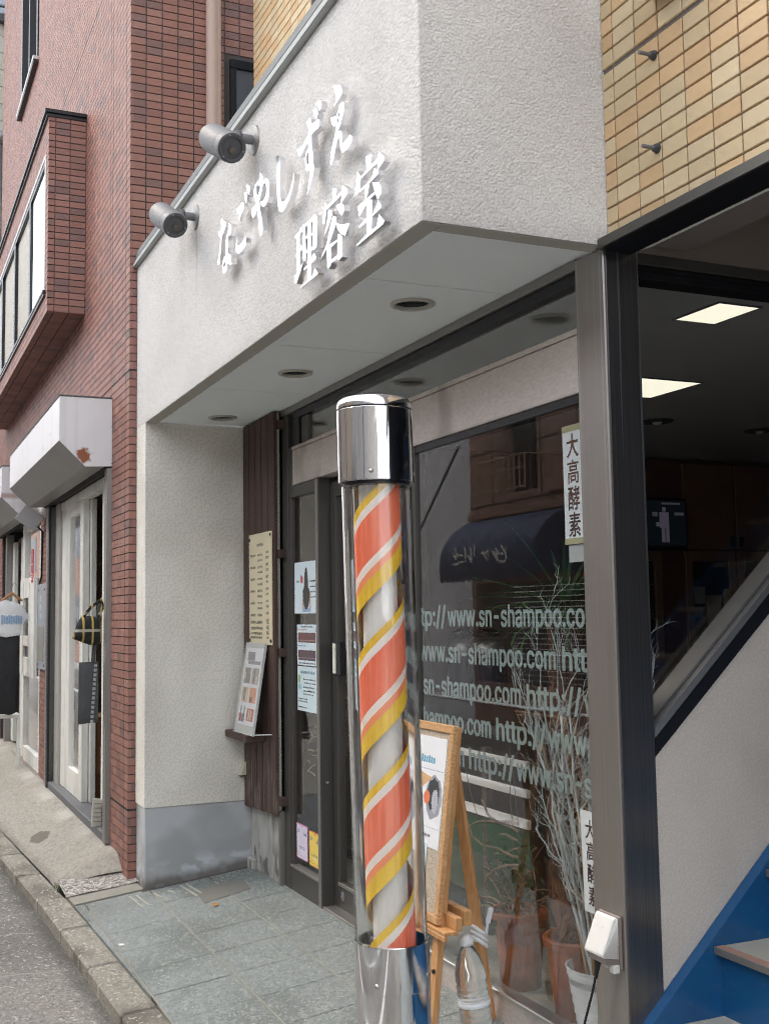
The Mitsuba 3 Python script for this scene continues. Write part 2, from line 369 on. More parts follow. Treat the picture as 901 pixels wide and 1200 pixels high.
def lathe(profile, seg=40, center=(0, 0, 0), axis=None):
    """revolve (r, z) points round z, then tilt so that z runs along axis"""
    pr = np.asarray(profile, float); n = len(pr)
    ang = np.arange(seg) * 2 * np.pi / seg
    v = np.stack([pr[:, None, 0] * np.cos(ang), pr[:, None, 0] * np.sin(ang), np.broadcast_to(pr[:, None, 1], (n, seg))], -1).reshape(-1, 3)
    f = []
    for i in range(n - 1):
        for j in range(seg):
            k = (j + 1) % seg
            f += [[i * seg + j, i * seg + k, (i + 1) * seg + k], [i * seg + j, (i + 1) * seg + k, (i + 1) * seg + j]]
    v = v @ frame(axis).T if axis is not None else v
    return trimesh.Trimesh(v + np.asarray(center, float), f, process=False)
def frame(axis):
    z = np.asarray(axis, float); z = z / np.linalg.norm(z)
    x = np.cross([0, 1, 0] if abs(z[1]) < 0.9 else [1, 0, 0], z); x /= np.linalg.norm(x)
    return np.c_[x, np.cross(z, x), z]
def move(m, d):
    m = m.copy(); m.vertices = m.vertices + np.asarray(d, float); return m
def shear_z(m, s=0.117):
    m = m.copy(); v = m.vertices.copy(); v[:, 2] += s * v[:, 0]; m.vertices = v; return m
def beam_between(a, b, w, h, side=(0, 1, 0), c=0.002):
    """bar of section w (along side) x h from a to b"""
    a, b = np.asarray(a, float), np.asarray(b, float)
    t = b - a; L = np.linalg.norm(t); t = t / L
    s = np.asarray(side, float); s = s - t * (s @ t)
    if np.linalg.norm(s) < 1e-6: s = np.array([1.0, 0, 0]) - t * t[0]
    s /= np.linalg.norm(s)
    u = np.cross(t, s)
    m = cbox(-w / 2, w / 2, -h / 2, h / 2, 0, L, c)
    m.vertices = a + m.vertices @ np.stack([s, u, t])
    return m
def text_x(text, height, x, y0, z0, depth=0.001, bold=False, xscale=1.0, skew=0.0):
    """lettering on a plane of constant x, read from the street side: starts at y0 and runs towards smaller y"""
    m = meshkit.text_mesh(text, height, depth, bold)
    v = m.vertices.copy()
    m.vertices = np.c_[x - v[:, 2], y0 - v[:, 0] * xscale - skew * v[:, 1], z0 + v[:, 1]]
    return m
def bars_x(x, y0, y1, z, h, n, seed, depth=0.0006):
    """a line of unreadably small print as short blocks"""
    r = random.Random(seed); ms = []; y = y0; L = (y0 - y1)
    step = L / n
    for i in range(n):
        a = y0 - i * step
        w = step * (0.55 + 0.3 * r.random()); hh = h * (0.6 + 0.4 * r.random())
        ms.append(bx(x - depth, x, a - w, a, z - hh / 2, z + hh / 2))
    return cat(ms)

def sheet(poly, at, axis='x'):
    """one flat sheet (a window pane): axis x -> polygon in (y,z); y -> (x,z)"""
    q = poly if isinstance(poly, Polygon) else Polygon(poly)
    v, f = trimesh.creation.triangulate_polygon(q, engine='earcut')
    w = np.c_[np.full(len(v), at), v] if axis == 'x' else np.c_[v[:, 0], np.full(len(v), at), v[:, 1]]
    return trimesh.Trimesh(w, f, process=False)
# ------------------------------------------------------------------ ground
def kerb_in(y): return -0.324 - (y - 4.53) * 0.028 if y < 6.6 else -0.382 - (y - 6.6) * 0.052
def apron_wall_z(y): return 0.115 + 0.002 * (y - 6.8)
struct('ground', bx(-60, 60, -60, 120, -0.4, -0.30), 'asphalt')
struct('road', bx(-4.45, 1.0, -30, 70, -0.29, -0.118), 'asphalt')
for x, w, a, b in ((-1.85, 0.13, -12, 9.2), (-2.75, 0.15, -12, 40)):
    part('road', 'white_line', bx(x - w / 2, x + w / 2, a, b, -0.116, -0.114), 'paint', col=(0.62, 0.62, 0.60))
part('road', 'green_strip', bx(-1.72, -1.10, 5.2, 9.2, -0.1165, -0.1145), 'paint', col=(0.05, 0.10, 0.06))
# kerb stones
k = uniq('kerb'); labels[k] = {'kind': 'structure', 'label': 'kerb of worn concrete blocks along the pavement'}
put(k, bx(-0.62, -0.30, -20, 60, -0.28, -0.2), 'kerb_stone')
yk = -6.0
joints = [4.731 - 0.69 * i for i in range(1, 12)][::-1] + [4.731 + 0.69 * i for i in range(0, 40)]
for a, b in zip(joints, joints[1:]):
    xa, xb_ = kerb_in(a), kerb_in(b)
    g = 0.004
    m = cbox(-0.15, 0, a + g, b - g, -0.24, 0, 0.012)
    v = m.vertices.copy()
    t = (v[:, 1] - a) / (b - a)
    v[:, 0] += xa + (xb_ - xa) * t
    v[:, 2] += 0.117 * np.maximum(v[:, 0], -0.42) + rng.uniform(-0.003, 0.003)
    m.vertices = v
    part('kerb', 'stone', m, 'kerb_stone')
# porch of square grey tiles, sloping up to the shop
pk = uniq('porch_pavement'); labels[pk] = {'kind': 'structure', 'label': 'sloping pavement of square grey granite-look tiles'}
kerbpoly = Polygon([(kerb_in(-4), -4), (kerb_in(6.6), 6.6), (0.72, 6.6), (0.72, -4)])
put(pk, shear_z(extr(Polygon([(kerb_in(-4) + .001, -4), (kerb_in(6.545) + .001, 6.545), (0.70, 6.545), (0.70, -4)]), -0.2, -0.0035, 'z')), 'grout')
xs = [-0.70, -0.327, 0.023, 0.360, 0.70]
ys = [6.54 - 0.3365 * i for i in range(0, 32)]
for i, (y1, y0) in enumerate(zip(ys, ys[1:])):
    for j in range(4):
        g = 0.0045
        off = 0.0
        q = sbox(xs[j] + g * (j > 0), y0 + 0.0025, xs[j + 1] - g, y1 - 0.0025).intersection(kerbpoly)
        if i == 0: q = q.difference(sbox(-0.02, 6.50, 0.8, 6.7))
        if q.is_empty or q.area < 1e-4: continue
        part(pk, 'tile', shear_z(extr(q, -0.03, rng.uniform(-0.0006, 0.0006), 'z')), 'grey_tile')
for xj in xs[1:4]:
    part(pk, 'joint', shear_z(bx(xj - 0.0024, xj + 0.0024, 1.2, 6.38, -0.01, 0.0012)), 'grout_light')
# repairs beside the wing wall: a cement patch and cream joint strips
part(pk, 'cement_patch', shear_z(extr([(0.20, 6.0), (0.47, 6.06), (0.50, 6.32), (0.23, 6.26)], 0.0, 0.003, 'z')), 'paint', col=(0.17, 0.165, 0.15))
for a, b in (((-0.10, 6.47), (-0.085, 6.19)), ((-0.065, 6.47), (-0.05, 6.20)), ((0.18, 6.46), (0.20, 6.16)), ((0.215, 6.46), (0.232, 6.20)), ((0.02, 6.42), (0.04, 6.30)), ((0.10, 6.41), (0.12, 6.32))):
    part(pk, 'joint_strip', shear_z(extr([(a[0], a[1]), (b[0], b[1]), (b[0] + 0.009, b[1]), (a[0] + 0.009, a[1])], 0.0, 0.004, 'z')), 'paint', col=(0.36, 0.355, 0.31))
# cement strip, pebble strip and concrete apron in front of the brick building
struct('cement_strip', shear_z(extr([(kerb_in(6.6) + .002, 6.55), (kerb_in(6.8) + .002, 6.80), (-0.003, 6.80), (-0.003, 6.55)], -0.2, 0.006, 'z')), 'paint', col=(0.235, 0.225, 0.19))
nx, ny = 24, 14
gx, gy = np.meshgrid(np.linspace(0, 1, nx), np.linspace(0, 1, ny), indexing='ij')
px = np.where(True, kerb_in(6.9) + gx * (0.05 - kerb_in(6.9)), 0)
py_ = 6.73 - gx * 0.02 + gy * 0.36
pz = 0.117 * px + 0.012 + gy * 0.02 + 0.008 * (meshkit.fbm(np.stack([px * 14, py_ * 14, 0 * px], -1), 3) - 0.5)
idx = np.arange(nx * ny).reshape(nx, ny)
quads = np.stack([idx[:-1, :-1], idx[1:, :-1], idx[1:, 1:], idx[:-1, 1:]], -1).reshape(-1, 4)
struct('pebble_strip', trimesh.Trimesh(np.c_[px.ravel(), py_.ravel(), pz.ravel()], np.vstack([quads[:, [0, 1, 2]], quads[:, [0, 2, 3]]]), process=False), 'pebble', True)
nx, ny = 30, 150
gx, gy = np.meshgrid(np.linspace(0, 1, nx), np.r_[np.linspace(0, 0.02, 24), np.linspace(0.0205, 1, ny - 24)], indexing='ij')
ax_near = 7.02 - 0.22 * gx
ay = ax_near + gy * 30
kin = np.vectorize(kerb_in)(ay)
axx = kin - 0.006 + gx * (0.6 - kin)
wallx = np.clip((axx - kin) / (-0.045 - kin), 0, 1)
az = (-0.042 + 0.117 * (kin + 0.38) * 0.2) * (1 - wallx) + apron_wall_z(ay) * wallx + 0.012 * np.sin(np.pi * wallx)
edge = (ay - ax_near) + 0.02 * (meshkit.noise(np.stack([axx * 9, ay * 9, 0 * ay], -1)) - 0.5)
az = az - (0.085 * np.clip(wallx, 0.25, 1)) * np.clip(1 - edge / 0.20, 0, 1) ** 1.6
az = az + 0.0015 * (meshkit.fbm(np.stack([axx * 6, ay * 6, 0 * ay], -1), 3) - 0.5)
seam = np.abs(ay - 9.75 - 0.25 * (1 - gx))
az = az - 0.006 * np.clip(1 - seam / 0.05, 0, 1)
idx = np.arange(nx * ny).reshape(nx, ny)
quads = np.stack([idx[:-1, :-1], idx[1:, :-1], idx[1:, 1:], idx[:-1, 1:]], -1).reshape(-1, 4)
struct('concrete_apron', trimesh.Trimesh(np.c_[axx.ravel(), ay.ravel(), az.ravel()], np.vstack([quads[:, [0, 1, 2]], quads[:, [0, 2, 3]]]), process=False), 'apron_concrete', True)
blades = []
for i in range(70):
    cx, cy = -0.39 + rng.gauss(0, 0.012), 6.98 + rng.gauss(0, 0.05)
    h = rng.uniform(0.008, 0.025); a = rng.uniform(0, 6.28)
    blades.append(trimesh.Trimesh([[cx, cy, -0.05], [cx + 0.006 * math.cos(a), cy + 0.006 * math.sin(a), -0.05], [cx + 0.012 * math.cos(a + .6), cy + 0.012 * math.sin(a + .6), -0.04 + h]], [[0, 1, 2]], process=False))
k = solo('moss', 'tuft of green moss in the joint beside the kerb', 'moss', cat(blades), 'paint', col=(0.05, 0.10, 0.02))
labels[k]['kind'] = 'stuff'

# ------------------------------------------------------------------ the barber shop building
SB = thing('shop_building', 'white stucco barber shop with steel-framed window and yellow-tiled upper floor', 'building')
D = 0.64
# stucco box over the entrance
part(SB, 'fascia', extr([(0.0035, 2.862), (D + 0.01, 2.862), (D + 0.01, 2.932), (0.07, 2.932), (0.07, 6.60), (0.64, 6.60), (0.64, 6.787), (0.0035, 6.787), (0, 6.7835), (0, 2.8655)], 2.655, 3.64, 'z'), 'stucco_fascia', 30)
part(SB + '__fascia', 'lip', cat(bx(0.004, 0.069, 2.868, 6.545, 2.652, 2.6545), bx(0.072, D - 0.02, 2.868, 2.930, 2.652, 2.6545)), 'lip_paint')
part(SB + '__fascia', 'flashing', cat(cbox(-0.028, 0.10, 2.835, 6.805, 3.642, 3.662, 0.003), cbox(-0.018, 0.10, 2.84, 6.80, 3.663, 3.692, 0.008)), 'flash_light', 30)
part(SB + '__fascia', 'flashing_top', cbox(-0.012, 0.20, 2.84, 6.86, 3.694, 3.735, 0.004), 'flash_grey')
part(SB, 'canopy_roof', bx(0.075, 0.66, 2.93, 6.78, 3.60, 3.70), 'flash_grey')
# wing wall and its painted plinth
part(SB, 'wing_wall', extr([(0.0035, 6.545), (0.645, 6.545), (0.645, 6.787), (0.0035, 6.787), (0, 6.7835), (0, 6.5485)], 0.450, 2.6545, 'z'), 'stucco_wing', 30)
part(SB + '__wing_wall', 'plinth', cbox(0.005, 0.645, 6.549, 6.783, -0.12, 0.4495, 0.006), 'plinth_paint', 30)
# soffit: four boards with recessed lights
lights = [(0.368, 3.70), (0.368, 4.983), (0.385, 6.27)]
edges = [2.934, 3.470, 4.482, 5.478, 6.5445]
sf = part(SB, 'soffit', bx(0.0705, 0.66, 2.933, 6.545, 2.676, 2.69), 'dark_gap')
for a, b in zip(edges, edges[1:]):
    q = sbox(0.073, a + 0.0028, D + 0.012, b - 0.0028)
    for lx, ly in lights: q = q.difference(Point(lx, ly).buffer(0.066, 24))
    part(sf, 'panel', extr(q, 2.662, 2.672, 'z'), 'soffit_board')
for lx, ly in lights:
    dl = part(SB, 'downlight', lathe([(0.066, 2.664), (0.062, 2.70), (0.045, 2.755), (0.0, 2.758)], 32, (lx, ly, 0)), 'lamp_dark', True)
    part(dl, 'trim', lathe([(0.062, 2.665), (0.064, 2.655), (0.072, 2.651), (0.082, 2.655), (0.083, 2.661)], 32, (lx, ly, 0)), 'paint', True, col=(0.42, 0.41, 0.37))
    part(dl, 'bulb', lathe([(0, 2.70), (0.02, 2.702), (0.032, 2.715), (0.034, 2.74), (0.02, 2.755)], 24, (lx, ly, 0)), 'gloss', True, col=(0.32, 0.32, 0.31))
# upper storey: yellow tiles
TW = part(SB, 'tile_wall', cat(bx(D + 0.008, 0.95, -1.5, 2.861, 2.673, 9.0), bx(D + 0.008, 0.95, 2.863, 4.10, 3.70, 9.0), bx(D + 0.008, 0.95, 5.45, 6.46, 3.70, 9.0), bx(0.90, 0.95, 4.10, 5.45, 3.70, 9.0)), 'grout_brown')
tones = np.array([(0.56, 0.435, 0.265), (0.535, 0.405, 0.24), (0.555, 0.375, 0.205), (0.57, 0.395, 0.22), (0.585, 0.465, 0.295)])
def ytone(): return tones[rng.choice([0, 0, 1, 2, 3, 4])] * rng.uniform(0.93, 1.05)
rows = [2.718 + 0.0543 * i for i in range(-1, 10)]
stuff_v = []
def ytile(y0, y1, z0, z1, as_part):
    m = cbox(D, D + 0.02, y0, y1, z0, z1, 0.002)
    if as_part: part(TW, 'tile', m, 'yellow_tile', col=ytone())
    else: stuff_v.append((m, ytone()))
cols = [2.860] + [2.801 - 0.1105 * i for i in range(0, 40)]
zrows = [2.7185 + 0.0543 * i for i in range(-1, 9)] + [3.219 + 0.0543 * i for i in range(0, 12)]
for i in range(len(zrows) - 1):
    z0, z1 = zrows[i], zrows[i + 1]
    top = z1 - 0.0055 if abs(z1 - 3.219) > 1e-6 else 3.2015
    z0 = max(z0, 2.674)
    for j in range(len(cols) - 1):
        y1, y0 = cols[j], cols[j + 1]
        if y0 < 0.9: break
        ytile(y0 + 0.0055, y1, z0, top, y0 > 1.95 and z0 < 3.5)
for i in range(36):
    z0 = 3.75 + 0.053 * i
    for j in range(9):
        y1 = 6.458 - 0.1155 * j + 0.0
        y0 = max(y1 - 0.1155, 5.452)
        if y1 - y0 < 0.02: continue
        ytile(y0 + 0.0055, y1, z0, z0 + 0.0475, 4.35 < z0 < 5.15)
v0, f0, c0, n0 = [], [], [], 0
for m, c in stuff_v:
    v0.append(m.vertices); f0.append(m.faces + n0); n0 += len(m.vertices); c0.append(np.tile(c, (len(m.vertices), 1)))
part(TW, 'tile', trimesh.Trimesh(np.vstack(v0), np.vstack(f0), process=False), 'yellow_tile', col=np.vstack(c0), kind='stuff')
uw = part(SB, 'upper_window', bx(0.86, 0.90, 4.15, 5.40, 4.5, 6.2), 'black_frame')
for z in (3.147, 2.865):
    y = 2.60
    b = part(TW, 'bolt', tube([(0.64, y, z), (0.585, y, z)], 0.006, 8), 'lamp_grey')
    part(b, 'nut', tube([(0.636, y, z), (0.625, y, z)], 0.0115, 6), 'lamp_dark')
    part(b, 'washer', tube([(0.640, y, z), (0.636, y, z)], 0.015, 12), 'lamp_dark')
ul = part(SB, 'wall_lamp', cat(cbox(0.50, 0.64, 2.44, 2.60, 3.316, 3.40, 0.006), cbox(0.47, 0.60, 2.45, 2.59, 3.40, 3.43, 0.004)), 'black_frame')
part(SB, 'beam', cat(cbox(0.602, 0.73, -1.5, 2.861, 2.640, 2.671, 0.0015), bx(0.595, 0.604, -1.5, 2.861, 2.6365, 2.6425)), 'bronze')
part(SB + '__beam', 'underside', bx(0.607, 0.728, -1.5, 2.860, 2.6375, 2.6395), 'black_frame')
# steel corner column
part(SB, 'column', cbox(0.622, 0.752, 2.864, 3.022, -0.2, 2.651, 0.004), 'steel', 30)
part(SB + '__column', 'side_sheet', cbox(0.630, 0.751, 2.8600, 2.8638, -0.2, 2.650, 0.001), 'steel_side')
# shop front: lintel, transom, frames
hd = part(SB, 'lintel', cbox(0.638, 0.72, 3.024, 5.80, 2.226, 2.415, 0.002), 'header_steel')
part(hd, 'top_rail', cbox(0.634, 0.72, 3.024, 5.80, 2.418, 2.436, 0.002), 'header_steel')
part(hd, 'gasket', cbox(0.645, 0.70, 3.024, 4.36, 2.195, 2.224, 0.002), 'black_frame')
tr = part(SB, 'transom', cat(cbox(0.641, 0.70, 3.024, 5.80, 2.586, 2.622, 0.002), cbox(0.641, 0.70, 5.70, 5.80, 2.437, 2.586, 0.002)), 'black_frame')
part(tr, 'top_strip', cbox(0.628, 0.70, 3.024, 5.97, 2.626, 2.660, 0.002), 'alu_grey')
part(tr, 'pane', sheet(sbox(3.024, 2.437, 5.70, 2.586), 0.6645), 'glass')
part(tr, 'inner_pane', sheet(sbox(3.024, 2.437, 5.70, 2.586), 0.6705), 'glass')
part(tr, 'glazing_bead', cbox(0.652, 0.675, 5.585, 5.695, 2.438, 2.584, 0.002), 'bronze')
fr = part(SB, 'door_frame', cat(cbox(0.638, 0.72, 5.88, 5.972, 0.05, 2.625, 0.003), cbox(0.641, 0.72, 5.80, 5.88, 2.2, 2.44, 0.003), cbox(0.645, 0.715, 5.855, 5.882, 0.19, 2.22, 0.002)), 'bronze')
sp = part(SB, 'side_panel', cbox(0.641, 0.70, 5.458, 5.880, 0.05, 0.192, 0.003), 'bronze')
part(sp, 'head', cbox(0.641, 0.70, 5.458, 5.88, 2.16, 2.224, 0.003), 'bronze')
part(sp, 'sill_bead', cbox(0.634, 0.68, 5.458, 5.880, 0.193, 0.207, 0.002), 'alu_grey')
part(sp, 'pane', sheet(sbox(5.458, 0.205, 5.858, 2.16), 0.6580), 'glass')
po = part(SB, 'door_post', cbox(0.640, 0.705, 5.415, 5.457, 0.03, 2.224, 0.003), 'bronze')
part(po, 'edge_strip', cbox(0.636, 0.6395, 5.42, 5.456, 0.04, 2.22, 0.001), 'alu_grey')
part(po, 'lock', tube([(0.672, 5.414, 0.688), (0.672, 5.410, 0.688)], 0.008, 14), 'alu_light')
dr_ = part(SB, 'door', cat(cbox(0.702, 0.742, 5.335, 5.412, 0.09, 2.2, 0.003), cbox(0.702, 0.742, 4.38, 4.47, 0.09, 2.2, 0.003), cbox(0.702, 0.742, 4.47, 5.335, 0.09, 0.215, 0.003), cbox(0.702, 0.742, 4.47, 5.335, 2.12, 2.2, 0.003)), 'bronze')
part(dr_, 'pane', sheet(sbox(4.47, 0.215, 5.335, 2.12), 0.720), 'glass')
part(dr_, 'sill_bead', cbox(0.692, 0.70, 4.47, 5.335, 0.2, 0.216, 0.001), 'alu_grey')
part(dr_, 'handle', cat(cbox(0.672, 0.7, 5.22, 5.315, 1.225, 1.392, 0.004)), 'black_frame', label='flat pull handle of the sliding door')
part(dr_ + '__handle', 'plate', cbox(0.666, 0.6715, 5.275, 5.31, 1.235, 1.385, 0.001), 'alu_light') if False else None
part(dr_, 'handle_plate', cbox(0.667, 0.6715, 5.272, 5.312, 1.235, 1.382, 0.001), 'satin', col=(0.62, 0.61, 0.55))
part(dr_, 'corner_cap', lathe([(0, 0.004), (0.02, 0.003), (0.024, 0)], 20, (0.7, 5.29, 0.155), (-1, 0, 0)), 'lamp_grey', True)
part(SB, 'threshold', cbox(0.643, 0.76, 4.36, 5.414, 0.03, 0.087, 0.003), 'alu_grey')
mw = part(SB, 'shop_window', cbox(0.641, 0.70, 4.28, 4.375, 0.05, 2.224, 0.003), 'bronze')
part(mw, 'side_bead', cbox(0.645, 0.70, 3.024, 3.034, 0.18, 2.2, 0.002), 'bronze')
part(mw, 'pane', sheet(sbox(3.034, 0.184, 4.28, 2.196), 0.6545), 'glass')
part(mw, 'sill_bead', cbox(0.640, 0.70, 3.024, 4.28, 0.168, 0.184, 0.003), 'alu_light')
part(mw, 'rail', cbox(0.652, 0.70, 3.024, 4.28, 0.0, 0.167, 0.003), 'header_steel')
# slat screen, shelf beneath the price board, wall behind
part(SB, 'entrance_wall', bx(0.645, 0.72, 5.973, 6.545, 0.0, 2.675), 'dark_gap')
part(SB, 'base_wall', cbox(0.628, 0.644, 5.985, 6.545, 0.0, 0.452, 0.004), 'base_concrete', 30)
part(SB + '__base_wall', 'foot_block', cbox(0.60, 0.627, 6.44, 6.54, 0.05, 0.125, 0.004), 'base_concrete')
ss = part(SB, 'slat_screen', cbox(0.603, 0.640, 5.925, 6.53, 2.56, 2.605, 0.002), 'slat_wood')
for z in (1.84, 1.30, 0.50): part(ss, 'batten', cbox(0.603, 0.640, 5.925, 6.53, z, z + 0.045, 0.002), 'slat_wood')
for a, b in ((6.418, 6.527), (6.302, 6.405), (6.184, 6.288), (6.068, 6.171), (5.953, 6.055)):
    zb = 0.435 + rng.uniform(-0.012, 0.012)
    part(ss, 'slat', cbox(0.582, 0.602, a, b, zb, 2.655, 0.003), 'slat_wood')
part(SB, 'downpipe', tube([(0.618, 5.99, 0.47), (0.618, 5.99, 2.655)], 0.011, 12), 'paint', True, col=(0.52, 0.50, 0.45))
part(SB, 'foot_channel', cbox(0.612, 0.640, 5.973, 6.003, 0.06, 0.468, 0.002), 'alu_grey')
it = part(SB, 'sensor_box', cat(extr([(0.545, 0.602), (0.605, 0.602), (0.605, 0.695), (0.592, 0.695)], 6.49, 6.544, 'y')), 'satin', col=(0.50, 0.47, 0.40))
part(it, 'grille', bx(0.55, 0.60, 6.495, 6.535, 0.592, 0.6015), 'lamp_dark')
# side of the shop on the stair: sloping glazing over a stucco parapet
sl = 0.925
def zt(x): return 1.163 + sl * (x - 0.747)
sw = part(SB, 'side_window', cat(cbox(0.752, 3.2, 2.866, 2.95, 2.612, 2.648, 0.002)), 'bronze')
part(sw, 'head_band', cat(cbox(0.752, 3.2, 2.872, 2.95, 2.567, 2.610, 0.002), bx(0.752, 3.2, 2.868, 2.873, 2.594, 2.598)), 'black_frame')
part(sw, 'sill', extr([(0.752, zt(0.752) - 0.02), (2.2, zt(2.2) - 0.02), (2.2, zt(2.2)), (0.752, zt(0.752))], 2.866, 2.99, 'y'), 'alu_grey')
part(sw, 'sill_nose', extr([(0.752, zt(0.752) - 0.026), (2.2, zt(2.2) - 0.026), (2.2, zt(2.2) + 0.003), (0.752, zt(0.752) + 0.003)], 2.858, 2.8655, 'y'), 'alu_light')
part(sw, 'sill_groove', extr([(0.752, zt(0.752) + 0.001), (2.2, zt(2.2) + 0.001), (2.2, zt(2.2) + 0.006), (0.752, zt(0.752) + 0.006)], 2.885, 2.897, 'y'), 'lamp_dark')
part(sw, 'under_band', extr([(0.752, zt(0.752) - 0.083), (2.2, zt(2.2) - 0.105), (2.2, zt(2.2) - 0.027), (0.752, zt(0.752) - 0.027)], 2.860, 2.90, 'y'), 'black_frame')
part(sw, 'pane', sheet([(0.752, zt(0.752)), (2.262, 2.566), (0.752, 2.566)], 2.9530, 'y'), 'glass')
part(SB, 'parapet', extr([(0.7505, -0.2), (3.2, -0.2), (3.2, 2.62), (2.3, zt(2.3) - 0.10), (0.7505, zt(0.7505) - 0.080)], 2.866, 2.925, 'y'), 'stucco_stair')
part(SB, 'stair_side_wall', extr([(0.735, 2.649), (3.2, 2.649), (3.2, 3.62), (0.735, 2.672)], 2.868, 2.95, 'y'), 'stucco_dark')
part(SB, 'stair_ceiling', extr([(0.735, 2.645), (3.6, 3.70), (3.6, 3.80), (0.735, 2.671)], 0.28, 2.8675, 'y'), 'paint', col=(0.84, 0.825, 0.79))
part(SB, 'stair_far_wall', cat(bx(0.64, 3.6, 0.2, 0.28, -0.2, 4.0), bx(3.5, 3.6, 0.28, 2.86, -0.2, 4.0)), 'paint', col=(0.055, 0.062, 0.085))
# inside of the shop
rm = part(SB, 'interior_floor', bx(0.705, 5.0, 2.96, 6.6, 0.0, 0.15), 'floor_stone')
part(SB, 'interior_wall', cat(bx(4.9, 5.0, 2.0, 6.7, 0.15, 2.7), bx(0.73, 5.0, 6.6, 6.7, 0.0, 2.7), bx(3.2, 5.0, 2.86, 2.95, 0, 2.7)), 'paint', col=(0.20, 0.17, 0.15))
part(SB, 'interior_ceiling', bx(0.70, 5.0, 2.96, 6.6, 2.60, 2.70), 'paint', col=(0.30, 0.31, 0.31))
def ceiling_panel(x0, x1, y0, y1):
    c = part(SB, 'ceiling_light', cat(bx(x0, x1, y0, y0 + .008, 2.594, 2.599), bx(x0, x1, y1 - .008, y1, 2.594, 2.599), bx(x0, x0 + .008, y0 + .008, y1 - .008, 2.594, 2.599), bx(x1 - .008, x1, y0 + .008, y1 - .008, 2.594, 2.599)), 'lamp_grey')
    q = trimesh.Trimesh([[x0 + .008, y0 + .008, 2.596], [x1 - .008, y0 + .008, 2.596], [x1 - .008, y1 - .008, 2.596], [x0 + .008, y1 - .008, 2.596]], [[0, 2, 1], [0, 3, 2]], process=False)
    kk = uniq(c + '__diffuser')
    scene[kk] = ply(q, {'type': 'diffuse', 'reflectance': rgb((0.6, 0.6, 0.55))}, False, emitter={'type': 'area', 'radiance': rgb((0.105, 0.10, 0.08))})
ceiling_panel(1.262, 1.46, 3.085, 3.345)
ceiling_panel(1.74, 2.16, 4.25, 4.66)
for x, y in ((2.645, 5.241), (3.466, 5.318)):
    c = part(SB, 'ceiling_spot', lathe([(0.0, 2.597), (0.04, 2.593), (0.085, 2.590), (0.095, 2.599)], 24, (x, y, 0)), 'lamp_dark', True)
    part(c, 'bulb', lathe([(0, 2.575), (0.02, 2.578), (0.028, 2.59)], 16, (x, y, 0)), 'gloss', True, col=(0.6, 0.58, 0.52))

# bits lying on the tiles
solo('fallen_leaf', 'small orange fallen leaf on the grey tiles near the door', 'leaf', trimesh.Trimesh([[0.215, 5.89, 0.031], [0.245, 5.895, 0.036], [0.255, 5.925, 0.034], [0.225, 5.93, 0.042]], [[0, 1, 2], [0, 2, 3]], process=False), 'paint', col=(0.48, 0.24, 0.07))
solo('paper_scrap', 'scrap of white paper on the grey tiles by the kerb', 'litter', cbox(-0.315, -0.29, 5.62, 5.65, -0.035, -0.028, 0.002), 'paint', col=(0.75, 0.75, 0.74))
